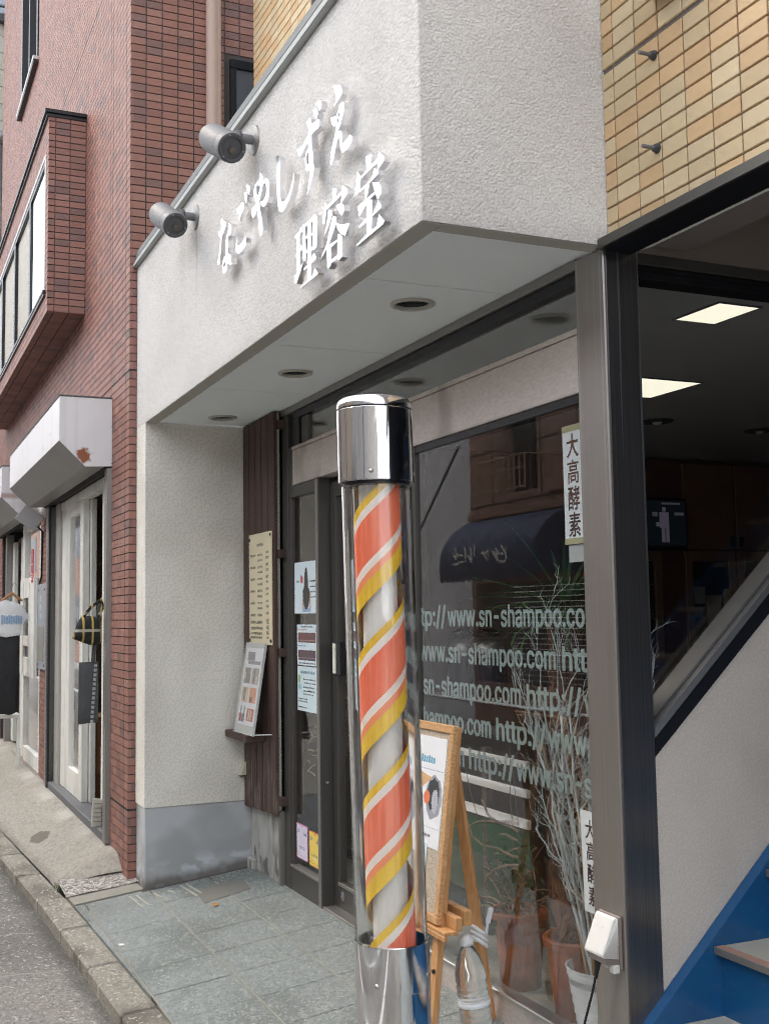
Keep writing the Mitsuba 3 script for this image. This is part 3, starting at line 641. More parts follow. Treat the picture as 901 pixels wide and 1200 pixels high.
# ------------------------------------------------------------------ sign lettering (brush characters cut from metal, standing off the wall)
SIGN = json.loads('''{"na":[[[[9399,6472],[9423,6500],[9482,6521],[9498,6544],[9532,6567],[9570,6557],[9567,6527],[9550,6493],[9567,6469],[9611,6471],[9654,6487],[9654,6453],[9620,6422],[9570,6407],[9569,6404],[9638,6252],[9682,6202],[9674,6187],[9613,6172],[9587,6247],[9560,6307],[9551,6372],[9543,6384],[9517,6409],[9474,6420],[9415,6454]]],[[[9240,6068],[9255,6129],[9287,6164],[9343,6190],[9336,6210],[9352,6243],[9343,6307],[9351,6351],[9277,6329],[9260,6361],[9244,6403],[9268,6427],[9316,6450],[9341,6444],[9334,6407],[9358,6383],[9365,6364],[9386,6370],[9409,6318],[9418,6254],[9410,6195],[9477,6190],[9519,6169],[9528,6123],[9520,6073],[9478,6051],[9437,6044],[9378,6061],[9370,6105],[9367,6106],[9328,6101],[9313,6082],[9272,6068]],[[9428,6114],[9454,6095],[9486,6106],[9494,6132],[9461,6142],[9428,6146]]]],"ya":[[[[8206,6406],[8234,6448],[8276,6475],[8319,6483],[8365,6478],[8369,6520],[8404,6557],[8441,6582],[8434,6541],[8456,6527],[8569,6527],[8597,6499],[8601,6453],[8579,6403],[8551,6368],[8587,6354],[8641,6362],[8656,6349],[8665,6304],[8627,6263],[8573,6273],[8524,6303],[8506,6279],[8485,6211],[8458,6077],[8429,6053],[8392,6060],[8377,6088],[8383,6155],[8453,6317],[8460,6352],[8422,6386],[8393,6422],[8362,6449],[8326,6454],[8298,6437],[8278,6396],[8285,6352],[8321,6328],[8372,6322],[8431,6337],[8395,6293],[8352,6269],[8309,6263],[8266,6276],[8222,6307],[8208,6347]],[[8510,6505],[8439,6469],[8436,6448],[8488,6414],[8509,6410],[8533,6448],[8532,6503]]]],"shi":[[[[7622,6270],[7634,6279],[7672,6229],[7724,6178],[7788,6149],[7854,6141],[7913,6157],[7944,6198],[7956,6269],[7932,6460],[7937,6503],[7963,6532],[8003,6553],[8047,6558],[8012,6482],[8020,6426],[8023,6293],[8012,6177],[7980,6113],[7940,6087],[7894,6074],[7829,6084],[7751,6110],[7680,6163],[7642,6218]]]],"zu":[[[[7101,6455],[7125,6478],[7201,6484],[7259,6499],[7268,6537],[7293,6557],[7355,6548],[7329,6512],[7314,6464],[7314,6461],[7341,6441],[7447,6415],[7520,6418],[7565,6432],[7548,6390],[7494,6347],[7458,6356],[7395,6382],[7332,6393],[7326,6348],[7378,6331],[7397,6294],[7390,6229],[7365,6188],[7304,6177],[7314,6120],[7342,6062],[7369,6018],[7298,6059],[7245,6113],[7218,6165],[7234,6220],[7237,6283],[7257,6321],[7262,6419],[7194,6420],[7127,6411],[7102,6419]],[[7319,6308],[7314,6256],[7336,6229],[7339,6229],[7363,6244],[7370,6298],[7345,6323]]],[[[7127,6522],[7140,6557],[7173,6578],[7232,6581],[7207,6558],[7192,6518],[7158,6492]]],[[[7057,6553],[7061,6579],[7097,6600],[7172,6611],[7139,6582],[7107,6528],[7082,6527]]]],"e":[[[[6522,6095],[6527,6117],[6558,6139],[6667,6123],[6693,6132],[6698,6205],[6717,6231],[6751,6233],[6756,6249],[6716,6268],[6648,6347],[6646,6387],[6678,6410],[6725,6410],[6759,6378],[6794,6359],[6892,6390],[6875,6339],[6842,6307],[6802,6301],[6796,6280],[6817,6238],[6859,6193],[6895,6145],[6911,6073],[6884,6058],[6849,6081],[6813,6144],[6779,6186],[6747,6198],[6744,6197],[6721,6098],[6690,6065],[6612,6060],[6548,6070]],[[6733,6343],[6761,6298],[6782,6293],[6783,6297],[6753,6350],[6737,6372],[6732,6370]]],[[[6687,6465],[6688,6506],[6701,6530],[6753,6553],[6793,6566],[6833,6586],[6821,6555],[6795,6515],[6783,6482],[6810,6457],[6827,6436]]]],"ri":[[[[7160,5395],[7221,5448],[7256,5415],[7294,5404],[7297,5406],[7294,5500],[7198,5504],[7191,5512],[7231,5560],[7267,5555],[7289,5507],[7293,5506],[7292,5589],[7246,5587],[7238,5579],[7182,5585],[7169,5777],[7175,5805],[7224,5836],[7252,5820],[7416,5820],[7448,5833],[7458,5659],[7462,5659],[7496,5702],[7523,5669],[7527,5670],[7524,5783],[7464,5786],[7478,5824],[7508,5831],[7539,5804],[7630,5802],[7628,5788],[7585,5772],[7588,5662],[7626,5652],[7588,5645],[7584,5519],[7650,5511],[7631,5458],[7601,5439],[7455,5554],[7518,5548],[7512,5652],[7459,5657],[7462,5587],[7440,5558],[7403,5565],[7395,5603],[7363,5599],[7366,5512],[7449,5506],[7442,5496],[7366,5497],[7369,5400],[7527,5393],[7519,5386],[7174,5387]],[[7360,5724],[7405,5728],[7410,5802],[7358,5799]],[[7360,5706],[7365,5621],[7398,5626],[7403,5711]],[[7289,5614],[7289,5697],[7257,5696],[7258,5613]],[[7286,5794],[7253,5793],[7257,5709],[7288,5713]]]],"yo":[[[[6578,5561],[6591,5560],[6739,5601],[6812,5637],[6806,5673],[6876,5704],[6996,5546],[7056,5510],[7102,5474],[6989,5516],[6984,5385],[6965,5369],[6922,5378],[6916,5392],[6796,5391],[6781,5371],[6718,5377],[6707,5509],[6768,5549],[6768,5543],[6772,5542],[6789,5551],[6793,5517],[6953,5529],[6953,5532],[6938,5539],[6820,5629],[6817,5629],[6788,5582],[6727,5531],[6660,5500]],[[6917,5498],[6793,5506],[6799,5416],[6913,5412]]],[[[6610,5795],[6689,5850],[6717,5818],[6806,5812],[6800,5868],[6877,5890],[6874,5808],[6994,5809],[6995,5828],[7009,5847],[7018,5798],[7064,5748],[7065,5710],[7021,5701],[6988,5783],[6960,5781],[6713,5794],[6727,5747],[6724,5744],[6726,5740],[6814,5753],[6750,5681],[6716,5651],[6675,5671],[6680,5710],[6717,5739],[6611,5764]]],[[[6881,5746],[6953,5773],[6992,5670],[7046,5610],[6934,5672],[6882,5720]]]],"shitsu":[[[[6026,5787],[6102,5848],[6130,5815],[6238,5808],[6238,5813],[6230,5815],[6208,5873],[6303,5895],[6295,5804],[6398,5796],[6404,5812],[6446,5856],[6470,5773],[6480,5711],[6451,5698],[6423,5714],[6415,5701],[6324,5703],[6329,5633],[6324,5625],[6326,5622],[6447,5622],[6421,5546],[6342,5576],[6300,5588],[6301,5501],[6437,5489],[6423,5473],[6300,5478],[6300,5399],[6476,5382],[6470,5372],[6054,5381],[6041,5398],[6116,5464],[6158,5399],[6232,5400],[6225,5482],[6102,5489],[6076,5502],[6126,5554],[6167,5516],[6224,5491],[6218,5589],[6261,5598],[6262,5601],[6167,5608],[6133,5559],[6079,5579],[6078,5616],[6109,5660],[6214,5698],[6177,5628],[6178,5625],[6308,5622],[6310,5626],[6284,5645],[6251,5707],[6120,5713],[6113,5732],[6127,5741],[6127,5745],[6106,5746],[6034,5762]],[[6132,5748],[6135,5746],[6178,5773],[6227,5719],[6411,5717],[6411,5721],[6407,5722],[6390,5782],[6225,5790],[6126,5786]]]],"go":[[[[8870,6450],[8882,6481],[8922,6504],[8955,6503],[9004,6496],[9062,6498],[9100,6504],[9071,6459],[9030,6435],[8983,6415],[9006,6393],[9006,6363],[8973,6392],[8940,6410],[8891,6423]]],[[[8774,6499],[8786,6537],[8833,6559],[8876,6559],[8865,6546],[8826,6464],[8795,6463]]],[[[8710,6535],[8714,6570],[8753,6593],[8792,6605],[8819,6605],[8747,6504],[8723,6506]]],[[[8814,6160],[8843,6178],[8911,6163],[8995,6157],[9049,6169],[9079,6183],[9064,6210],[9066,6253],[9087,6218],[9103,6204],[9127,6193],[9112,6161],[9104,6130],[9035,6091],[8943,6086],[8852,6099],[8814,6124]]]]}''')
CJK = json.loads('''{"大":[[[[3,-1],[16,5],[29,17],[36,28],[42,46],[41,47],[5,47],[5,56],[44,57],[45,85],[55,85],[54,57],[95,57],[95,47],[58,46],[66,27],[72,18],[83,7],[97,-1],[91,-9],[88,-9],[80,-4],[66,9],[56,24],[50,36],[49,36],[47,28],[38,12],[25,-1],[12,-9],[9,-9],[7,-5],[3,-3]]]],"高":[[[[5,67],[5,75],[45,75],[43,84],[50,86],[53,85],[56,75],[95,74],[94,66]]],[[[9,36],[91,36],[92,35],[91,-5],[88,-8],[73,-9],[70,-3],[70,-1],[82,-1],[82,28],[19,28],[18,-9],[9,-9]]],[[[20,62],[80,63],[81,41],[21,40]],[[30,49],[70,48],[71,54],[31,55]]],[[[27,24],[71,25],[72,2],[37,1],[36,-4],[28,-4]],[[37,17],[36,9],[63,9],[63,17]]]],"酵":[[[[4,73],[4,81],[45,81],[45,73],[33,72],[33,62],[43,62],[44,30],[51,34],[51,41],[60,41],[65,47],[45,49],[45,57],[61,58],[61,66],[48,66],[48,74],[61,74],[61,85],[70,85],[70,76],[71,74],[84,74],[87,81],[96,79],[91,67],[85,58],[95,57],[96,49],[77,48],[73,42],[89,41],[93,38],[93,36],[89,32],[76,23],[76,20],[97,20],[97,12],[76,11],[76,-5],[70,-9],[57,-9],[55,-1],[67,0],[67,11],[47,11],[47,22],[43,24],[42,-8],[36,-8],[35,-2],[15,-2],[13,-9],[6,-9],[6,62],[15,62],[15,72]],[[70,58],[74,57],[79,66],[70,66]],[[49,21],[67,20],[67,28],[71,29],[74,33],[63,33]],[[15,15],[14,6],[35,6],[35,15]],[[16,26],[14,26],[14,23],[35,23],[35,31],[28,31],[26,33],[26,52],[25,54],[23,54],[22,37],[20,31]],[[33,54],[32,38],[34,37],[35,53]],[[23,63],[26,63],[26,71],[24,73],[23,72]],[[14,38],[16,38],[17,45],[17,53],[15,54],[14,53]]]],"素":[[[[4,-3],[5,0],[18,5],[28,12],[28,14],[23,14],[11,12],[9,21],[17,22],[34,28],[34,30],[18,29],[16,36],[28,40],[34,44],[5,45],[4,52],[45,54],[45,58],[15,58],[16,66],[44,66],[45,70],[10,70],[9,71],[10,78],[45,78],[46,86],[54,86],[55,78],[91,78],[91,70],[55,70],[56,66],[85,66],[85,58],[55,58],[55,53],[96,53],[96,45],[70,45],[70,43],[75,40],[74,37],[53,27],[45,25],[45,24],[69,24],[69,26],[66,28],[73,33],[86,24],[94,16],[93,14],[89,11],[85,11],[80,17],[57,16],[56,14],[56,-4],[54,-7],[48,-9],[35,-9],[32,-3],[32,0],[47,0],[46,15],[32,14],[32,12],[37,11],[37,9],[32,4],[12,-8],[8,-7]],[[43,39],[53,38],[59,39],[67,43],[67,45],[50,45],[49,42]]],[[[63,7],[63,10],[67,13],[71,13],[91,2],[95,-1],[95,-3],[89,-8],[87,-8],[76,1]]]],"北":[[[[56,82],[64,83],[64,50],[80,59],[88,67],[94,62],[91,57],[64,40],[65,2],[87,2],[90,11],[90,22],[97,19],[96,2],[89,-6],[63,-6],[57,0]]],[[[6,5],[4,13],[32,24],[32,51],[7,51],[6,59],[32,59],[32,83],[40,83],[40,-7],[32,-7],[32,15],[9,5]]]],"に":[[[[41,10],[42,27],[49,27],[48,15],[54,9],[74,8],[90,10],[90,2],[77,0],[49,2]]],[[[46,60],[46,68],[87,68],[87,60],[82,59]]],[[[12,23],[17,76],[26,76],[20,41],[20,18],[22,18],[26,30],[30,28],[30,24],[22,-4],[16,-4],[15,-2]]]],"は":[[[[37,9],[40,20],[45,24],[67,26],[66,51],[42,51],[40,52],[40,59],[66,59],[66,77],[75,77],[74,59],[91,61],[91,53],[74,52],[75,23],[86,18],[95,9],[89,4],[76,14],[75,6],[71,0],[64,-3],[50,-3],[43,0]],[[45,15],[49,5],[61,4],[66,7],[68,18],[62,20],[50,19]]],[[[11,24],[16,75],[17,77],[25,77],[19,39],[19,19],[22,20],[25,30],[30,26],[24,12],[21,-4],[15,-4]]]],"健":[[[[3,45],[13,60],[21,84],[28,83],[21,62],[21,-8],[14,-8],[14,45],[7,38]]],[[[28,77],[47,78],[50,76],[50,72],[38,49],[38,47],[50,46],[42,11],[60,1],[96,0],[94,-7],[60,-6],[40,4],[30,-7],[27,-8],[23,-4],[34,10],[26,31],[32,32],[35,21],[38,20],[42,35],[42,41],[28,39],[26,43],[40,67],[40,70],[29,70]]],[[[49,15],[49,21],[66,22],[66,29],[52,29],[52,35],[66,36],[66,43],[53,43],[54,49],[66,49],[66,57],[49,57],[49,63],[66,63],[66,70],[54,70],[53,76],[66,76],[66,84],[73,84],[73,76],[89,76],[89,63],[96,63],[96,57],[89,57],[89,43],[73,42],[73,35],[91,35],[91,29],[73,29],[73,21],[94,21],[94,15],[73,15],[73,3],[66,3],[66,15]],[[73,50],[83,49],[83,57],[73,57]],[[73,64],[83,63],[83,70],[73,70]]]],"康":[[[[3,-5],[11,23],[12,76],[50,76],[47,84],[51,85],[55,85],[60,76],[95,76],[95,69],[60,68],[60,61],[86,61],[86,48],[96,48],[96,41],[86,41],[85,26],[90,22],[74,12],[83,6],[96,3],[92,-4],[73,4],[61,15],[60,-2],[55,-8],[38,-8],[36,-4],[36,-2],[51,-2],[51,10],[21,-2],[20,5],[38,12],[24,23],[27,27],[25,29],[25,34],[52,35],[52,42],[22,42],[21,48],[52,48],[52,55],[26,55],[26,60],[52,61],[52,68],[20,69],[17,13],[10,-8]],[[60,28],[69,16],[84,27]],[[60,35],[79,34],[79,42],[60,42]],[[78,48],[79,55],[60,55],[60,48]],[[30,27],[43,18],[41,13],[52,17],[52,28]]]],"を":[[[[10,29],[32,59],[12,60],[12,68],[35,67],[38,80],[46,80],[44,68],[74,71],[74,64],[40,61],[34,47],[50,49],[58,43],[59,40],[84,52],[88,46],[88,44],[59,33],[59,13],[52,13],[51,28],[42,23],[36,14],[37,7],[43,3],[55,2],[81,5],[81,-3],[79,-4],[45,-5],[37,-3],[30,2],[28,7],[29,17],[35,26],[51,36],[48,42],[33,41],[17,25]]]],"生":[[[[5,-5],[5,2],[46,2],[46,28],[16,28],[16,35],[46,35],[46,58],[23,58],[13,41],[6,45],[18,65],[24,83],[31,81],[27,65],[46,65],[46,84],[54,85],[54,65],[90,65],[90,58],[54,58],[54,35],[87,35],[87,28],[54,28],[54,3],[95,2],[95,-5]]]],"み":[[[[7,13],[7,21],[11,31],[22,40],[41,44],[50,64],[50,67],[23,65],[22,73],[60,74],[62,70],[57,64],[49,43],[76,36],[77,52],[84,52],[83,31],[95,24],[92,16],[80,22],[73,7],[57,-6],[53,-6],[48,-1],[62,7],[73,24],[73,28],[63,33],[45,36],[34,11],[27,4],[14,4]],[[15,22],[18,11],[23,11],[28,16],[36,36],[28,35],[17,27]]]],"出":[[[[10,34],[19,34],[19,5],[46,5],[46,40],[15,41],[15,75],[23,75],[24,48],[46,48],[46,84],[54,84],[54,48],[77,48],[77,75],[86,75],[86,41],[54,41],[54,6],[81,5],[81,34],[90,34],[90,-8],[81,-8],[80,-3],[11,-3]]]],"す":[[[[10,66],[54,67],[54,80],[63,80],[62,67],[93,67],[93,60],[62,60],[62,44],[66,31],[63,15],[54,3],[35,-6],[29,1],[46,7],[54,16],[42,16],[33,22],[30,30],[31,40],[41,50],[55,50],[54,60],[10,58]],[[39,37],[38,29],[42,24],[51,23],[55,26],[57,37],[53,43],[45,44]]]],"原":[[[[4,-3],[12,25],[13,79],[94,79],[94,72],[55,72],[61,70],[58,61],[86,61],[86,25],[61,25],[61,-5],[58,-8],[52,-9],[42,-9],[40,-2],[54,-2],[54,25],[29,25],[29,61],[49,61],[53,72],[21,72],[18,15],[11,-6]],[[37,32],[79,31],[79,40],[37,40]],[[37,47],[79,46],[79,55],[37,55]]],[[[70,16],[76,20],[94,-1],[87,-5]]],[[[20,0],[37,20],[44,18],[27,-4]]]],"点":[[[[75,12],[76,14],[83,15],[95,-5],[88,-8]]],[[[17,54],[45,54],[46,85],[53,85],[53,74],[91,74],[91,67],[53,66],[53,54],[84,54],[84,21],[17,21]],[[25,47],[24,28],[76,28],[76,47]]],[[[55,10],[56,13],[63,12],[69,-6],[61,-7]]],[[[36,-8],[34,12],[41,13],[44,-7]]],[[[5,-6],[13,5],[17,15],[25,13],[12,-8]]]],"が":[[[[84,81],[85,84],[89,85],[97,71],[92,69]]],[[[70,61],[75,66],[79,64],[91,42],[95,32],[94,29],[87,27],[83,40]]],[[[73,77],[74,80],[78,81],[86,67],[80,65]]],[[[8,47],[7,56],[31,57],[33,79],[42,78],[39,58],[59,57],[63,54],[66,47],[65,19],[62,7],[57,-1],[42,-4],[35,-3],[33,0],[33,6],[48,4],[55,11],[58,27],[58,45],[51,51],[37,50],[29,22],[18,-2],[15,-4],[8,-1],[18,16],[29,49]]]],"あ":[[[[11,8],[11,18],[15,28],[26,40],[36,45],[37,55],[37,60],[15,61],[14,68],[38,67],[39,80],[47,80],[45,67],[80,71],[80,64],[78,63],[44,60],[43,54],[44,48],[63,50],[65,57],[72,56],[71,49],[86,40],[90,32],[90,18],[86,9],[79,2],[63,-5],[57,-5],[54,0],[54,2],[71,6],[81,16],[83,24],[82,32],[77,39],[71,42],[67,41],[57,21],[47,11],[47,1],[41,0],[39,5],[28,0],[19,0]],[[43,41],[46,19],[56,32],[61,44]],[[19,18],[21,8],[29,8],[38,13],[36,37],[32,36],[21,24]]]],"る":[[[[11,25],[60,66],[59,68],[24,66],[24,74],[72,75],[75,69],[46,46],[68,45],[82,35],[86,19],[82,8],[77,2],[64,-4],[45,-5],[36,-2],[30,4],[29,12],[31,17],[40,23],[50,23],[57,20],[62,15],[65,5],[75,12],[77,17],[77,28],[72,35],[64,39],[52,40],[41,38],[26,29],[18,20]],[[38,7],[45,2],[58,3],[56,11],[48,17],[42,17],[37,13]]]],"商":[[[[6,67],[6,74],[47,74],[44,83],[50,85],[56,74],[94,74],[94,67],[69,67],[69,65],[73,65],[73,62],[67,53],[89,52],[88,-5],[81,-8],[68,-8],[66,-4],[66,-2],[81,-2],[82,0],[82,46],[61,46],[80,31],[75,25],[56,40],[60,46],[20,46],[19,-8],[12,-8],[12,52],[32,52],[33,54],[28,63],[30,67]],[[35,66],[40,58],[40,55],[36,52],[57,52],[65,66]]],[[[22,29],[39,44],[45,42],[33,28],[68,28],[68,4],[39,4],[38,0],[31,0],[31,27],[25,24]],[[39,22],[38,10],[62,10],[62,22]]]],"店":[[[[3,-4],[9,9],[12,26],[12,72],[51,72],[47,83],[51,84],[56,82],[60,72],[94,72],[94,65],[20,65],[20,28],[16,5],[10,-8]]],[[[29,29],[51,29],[52,62],[59,61],[59,49],[91,49],[91,42],[59,41],[59,29],[87,29],[87,-7],[79,-7],[78,-3],[38,-3],[37,-7],[29,-7]],[[37,5],[79,4],[79,22],[37,22]]]],"茶":[[[[4,35],[36,51],[48,65],[55,63],[58,56],[73,46],[96,37],[92,30],[87,31],[66,42],[50,54],[33,40],[15,31],[8,30]]],[[[6,67],[6,74],[27,74],[27,84],[35,84],[35,74],[65,74],[65,84],[72,84],[72,74],[94,74],[94,67],[72,67],[72,57],[65,57],[65,67],[35,67],[35,57],[28,57],[27,67]]],[[[64,15],[65,18],[70,20],[90,-1],[84,-5]]],[[[18,24],[18,31],[46,31],[46,44],[54,44],[54,31],[82,31],[82,24],[54,24],[54,-5],[48,-9],[36,-9],[34,-3],[46,-2],[46,24]]],[[[9,-1],[27,19],[35,18],[31,10],[17,-4],[14,-5]]]],"工":[[[[5,7],[46,8],[46,65],[11,65],[10,73],[90,73],[90,65],[54,65],[54,8],[95,7],[95,-1],[6,-1]]]],"房":[[[[3,-5],[9,8],[13,29],[14,74],[47,74],[45,83],[48,84],[53,83],[56,74],[89,74],[89,51],[57,50],[63,41],[61,37],[92,37],[92,31],[52,31],[50,27],[50,22],[86,22],[84,3],[79,-6],[59,-7],[57,-2],[74,-1],[77,7],[77,16],[48,16],[44,6],[34,-4],[24,-8],[20,-3],[30,2],[37,9],[43,26],[43,31],[24,31],[24,37],[56,37],[51,46],[55,51],[21,50],[21,32],[17,8],[10,-8]],[[21,58],[81,57],[81,68],[21,68]]]],"理":[[[[32,-5],[32,2],[62,3],[62,16],[39,16],[40,23],[62,24],[62,34],[41,34],[41,80],[92,80],[92,34],[70,34],[70,24],[93,23],[93,16],[70,16],[70,3],[97,2],[97,-5]],[[69,42],[85,41],[85,54],[69,54]],[[69,62],[85,60],[85,73],[69,73]],[[48,42],[63,41],[63,54],[48,54]],[[48,61],[63,60],[63,73],[48,73]]],[[[4,10],[17,15],[17,41],[6,41],[6,48],[17,48],[17,71],[5,71],[5,78],[36,78],[36,71],[24,70],[24,48],[34,48],[34,41],[24,41],[24,17],[35,20],[36,12],[7,2],[5,2]]]],"容":[[[[4,19],[31,34],[49,54],[56,52],[55,48],[68,36],[96,22],[92,16],[78,21],[78,-8],[70,-8],[69,-5],[30,-5],[29,-9],[22,-9],[22,19],[8,14]],[[50,43],[32,25],[70,26]],[[30,18],[29,2],[70,2],[70,18]]],[[[8,75],[47,75],[44,84],[51,85],[56,75],[92,75],[92,57],[84,57],[83,68],[17,68],[16,57],[8,57]]],[[[59,58],[59,60],[65,63],[80,53],[90,43],[84,39]]],[[[15,38],[9,45],[27,56],[32,63],[40,61],[30,49]]]],"料":[[[[44,20],[76,26],[76,84],[84,84],[84,27],[96,29],[96,22],[84,20],[84,-8],[76,-8],[76,18],[45,13]]],[[[52,71],[56,77],[69,68],[71,63],[67,59]]],[[[47,46],[49,52],[52,52],[67,40],[62,35]]],[[[3,11],[12,25],[18,42],[5,43],[5,50],[21,50],[21,84],[28,84],[28,50],[44,50],[44,43],[28,41],[43,21],[37,16],[31,29],[28,30],[28,-8],[21,-8],[21,29],[8,5],[6,5]]],[[[31,55],[37,78],[44,77],[37,54]]],[[[11,54],[6,77],[11,78],[17,55]]]],"金":[[[[8,45],[4,53],[24,61],[37,70],[49,85],[56,83],[55,77],[64,69],[97,51],[93,46],[77,52],[76,47],[54,47],[54,33],[89,33],[89,26],[54,26],[54,1],[93,1],[93,-6],[7,-6],[7,1],[46,1],[46,26],[11,26],[11,33],[46,33],[46,46],[24,47],[23,52]],[[51,72],[29,54],[72,55]]],[[[63,5],[73,24],[79,22],[80,19],[71,5],[69,3]]],[[[28,4],[20,22],[25,24],[28,22],[34,11],[34,4]]]],"表":[[[[4,17],[26,28],[37,37],[7,38],[6,45],[46,46],[46,54],[16,54],[16,60],[46,60],[46,69],[10,69],[11,76],[46,76],[46,85],[54,84],[54,76],[90,76],[90,69],[54,69],[54,60],[86,60],[86,54],[54,54],[54,46],[93,45],[93,38],[58,37],[60,30],[67,22],[83,34],[90,31],[88,27],[72,16],[81,8],[96,2],[92,-5],[81,-1],[65,11],[56,23],[50,38],[34,26],[34,3],[58,10],[59,3],[25,-8],[22,-1],[26,4],[26,19],[10,12]]]]}''')
def sign_mesh(polys, x0, x1):
    ms = []
    for rings in polys:
        rr = [[(a / 2000.0, b / 2000.0) for a, b in r] for r in rings]
        ms.append(extr(Polygon(rr[0], rr[1:]).buffer(0), x0, x1, 'x'))
    return cat(ms)
kana = thing('kana_sign', 'row of six brush-style metal kana characters standing off the white stucco wall', 'sign lettering')
kanji = thing('kanji_sign', 'row of three metal kanji characters under the kana row on the white wall', 'sign lettering')
for w in ('na', 'go', 'ya', 'shi', 'zu', 'e'):
    c = part(kana, 'character', sign_mesh(SIGN[w], -0.047, -0.024), 'letter_metal')
for w in ('ri', 'yo', 'shitsu'):
    c = part(kanji, 'character', sign_mesh(SIGN[w], -0.047, -0.024), 'letter_metal')
def glyph(ch, size, x, y0, z0, depth=0.0006, sx=1.0):
    """a printed character, size high; y0 is its left edge as read from the street, z0 its lower edge"""
    s = size / 100.0
    ms = [extr(Polygon([(y0 - a * s * sx, z0 + b * s) for a, b in rings[0]], [[(y0 - a * s * sx, z0 + b * s) for a, b in r] for r in rings[1:]]).buffer(0), x - depth, x, 'x') for rings in CJK[ch]]
    return cat(ms)

# ------------------------------------------------------------------ wall spotlights over the sign
def spotlight(y, z, label):
    s = thing('wall_spotlight', label, 'spotlight', 'spotlights over the sign')
    ax = np.array([0.10, -0.86, -0.50]); ax /= np.linalg.norm(ax)
    c = np.array([-0.135, y + 0.03, z - 0.02])
    body = lathe([(0.0, -0.135), (0.045, -0.134), (0.058, -0.128), (0.0625, -0.11), (0.0625, 0.062), (0.060, 0.066), (0.0625, 0.070), (0.0625, 0.118), (0.060, 0.124)], 40, c, ax)
    part(s, 'body', body, 'lamp_grey', 35)
    part(s, 'front_ring', lathe([(0.060, 0.124), (0.054, 0.127), (0.044, 0.125), (0.042, 0.118)], 40, c, ax), 'lamp_dark', 35)
    part(s, 'lens', lathe([(0.0, 0.116), (0.042, 0.117)], 32, c, ax), 'lamp_dark', True)
    part(s, 'bulb', lathe([(0, 0.119), (0.012, 0.1185), (0.016, 0.117)], 16, c + np.array([0.005, 0, -0.012]), ax), 'gloss', True, col=(0.075, 0.065, 0.05))
    F = frame(ax)
    for a in (0.7, 2.8, 4.9):
        o = c + F @ np.array([0.051 * math.cos(a), 0.051 * math.sin(a), 0.1265])
        part(s, 'screw', lathe([(0, 0.003), (0.004, 0.0025), (0.005, 0)], 10, o, ax), 'lamp_grey', True)
    part(s, 'arm', tube([c + np.array([0.045, 0, 0.0]), (-0.075, y + 0.005, z - 0.004), (-0.055, y, z)], [0.014, 0.016, 0.013], 14), 'lamp_dark', True)
    part(s, 'knuckle', cat(tube([(-0.075, y, z - 0.026), (-0.075, y, z + 0.026)], 0.017, 16), tube([(-0.06, y, z), (-0.01, y, z)], 0.020, 16)), 'lamp_grey', 35)
    part(s, 'base_plate', lathe([(0, 0.014), (0.040, 0.013), (0.058, 0.008), (0.062, 0.0)], 32, (0.0, y, z), (-1, 0, 0)), 'alu_grey', 35)
spotlight(4.426, 3.512, 'grey cylinder spotlight on the white wall, above the middle kana characters')
spotlight(5.389, 3.500, 'grey cylinder spotlight on the white wall, nearer the brick building')

# ------------------------------------------------------------------ barber pole
BP = thing('barber_pole', 'tall barber pole, red, yellow and white spiral stripes in a clear tube with chrome caps', 'barber pole')
A0, A1 = np.array([-0.192, 2.725, 0.70369]), np.array([-0.215, 2.735, 2.06283])
PAX = (A1 - A0) / np.linalg.norm(A1 - A0)
def pz(z): return A0 + (A1 - A0) * ((z - A0[2]) / (A1[2] - A0[2]))
def pl(profile, seg=64):
    m = lathe([(r, z) for r, z in profile], seg)
    v = m.vertices.copy()
    base = A0 + (A1 - A0) * ((v[:, 2:3] - A0[2]) / (A1[2] - A0[2]))
    m.vertices = np.c_[base[:, 0] + v[:, 0], base[:, 1] + v[:, 1], v[:, 2]]
    return m
part(BP, 'cap', pl([(0.090, 1.872), (0.0995, 1.870), (0.1005, 1.873), (0.1005, 2.060), (0.0985, 2.0625)], 72), 'chrome', 35)
part(BP, 'cap_lid', pl([(0.0965, 2.0635), (0.1000, 2.066), (0.1000, 2.072), (0.0985, 2.082), (0.093, 2.0905), (0.082, 2.096), (0.0, 2.102)], 72), 'chrome', 50)
part(BP, 'cap_seam', pl([(0.097, 2.058), (0.0992, 2.0632), (0.097, 2.067)], 48), 'black_frame')
part(BP, 'tube', pl([(0.0862, 0.62), (0.0925, 0.62), (0.0925, 1.86), (0.0862, 1.86), (0.0862, 0.62)], 96), 'acrylic', 35)
part(BP + '__tube', 'holder', pl([(0.0, 1.862), (0.0885, 1.862), (0.0885, 1.871)], 48), 'black_frame')
P0 = 0.366; RI = 0.0615
part(BP, 'core', pl([(0.0455, 0.62), (0.0455, 1.868)], 48), 'pole_core', True)
part(BP, 'core_end', pl([(0.0, 0.70), (0.060, 0.70), (0.060, 0.695)], 40), 'lamp_dark')
part(BP, 'film', pl([(RI - 0.0006, ZF) for ZF in (0.642, 1.866)], 64), 'tube_glass', True)
bands = (('yellow', 0.0, 0.068, 'stripe_yellow'), ('white', 0.068, 0.135, 'stripe_white'), ('red', 0.135, 0.46, 'stripe_red'), ('white', 0.46, 0.528, 'stripe_white'), ('orange', 0.528, 0.588, 'stripe_orange'), ('yellow', 0.588, 0.722, 'stripe_yellow'))
ZLO, ZHI = 0.64, 1.866
PH = 0.0
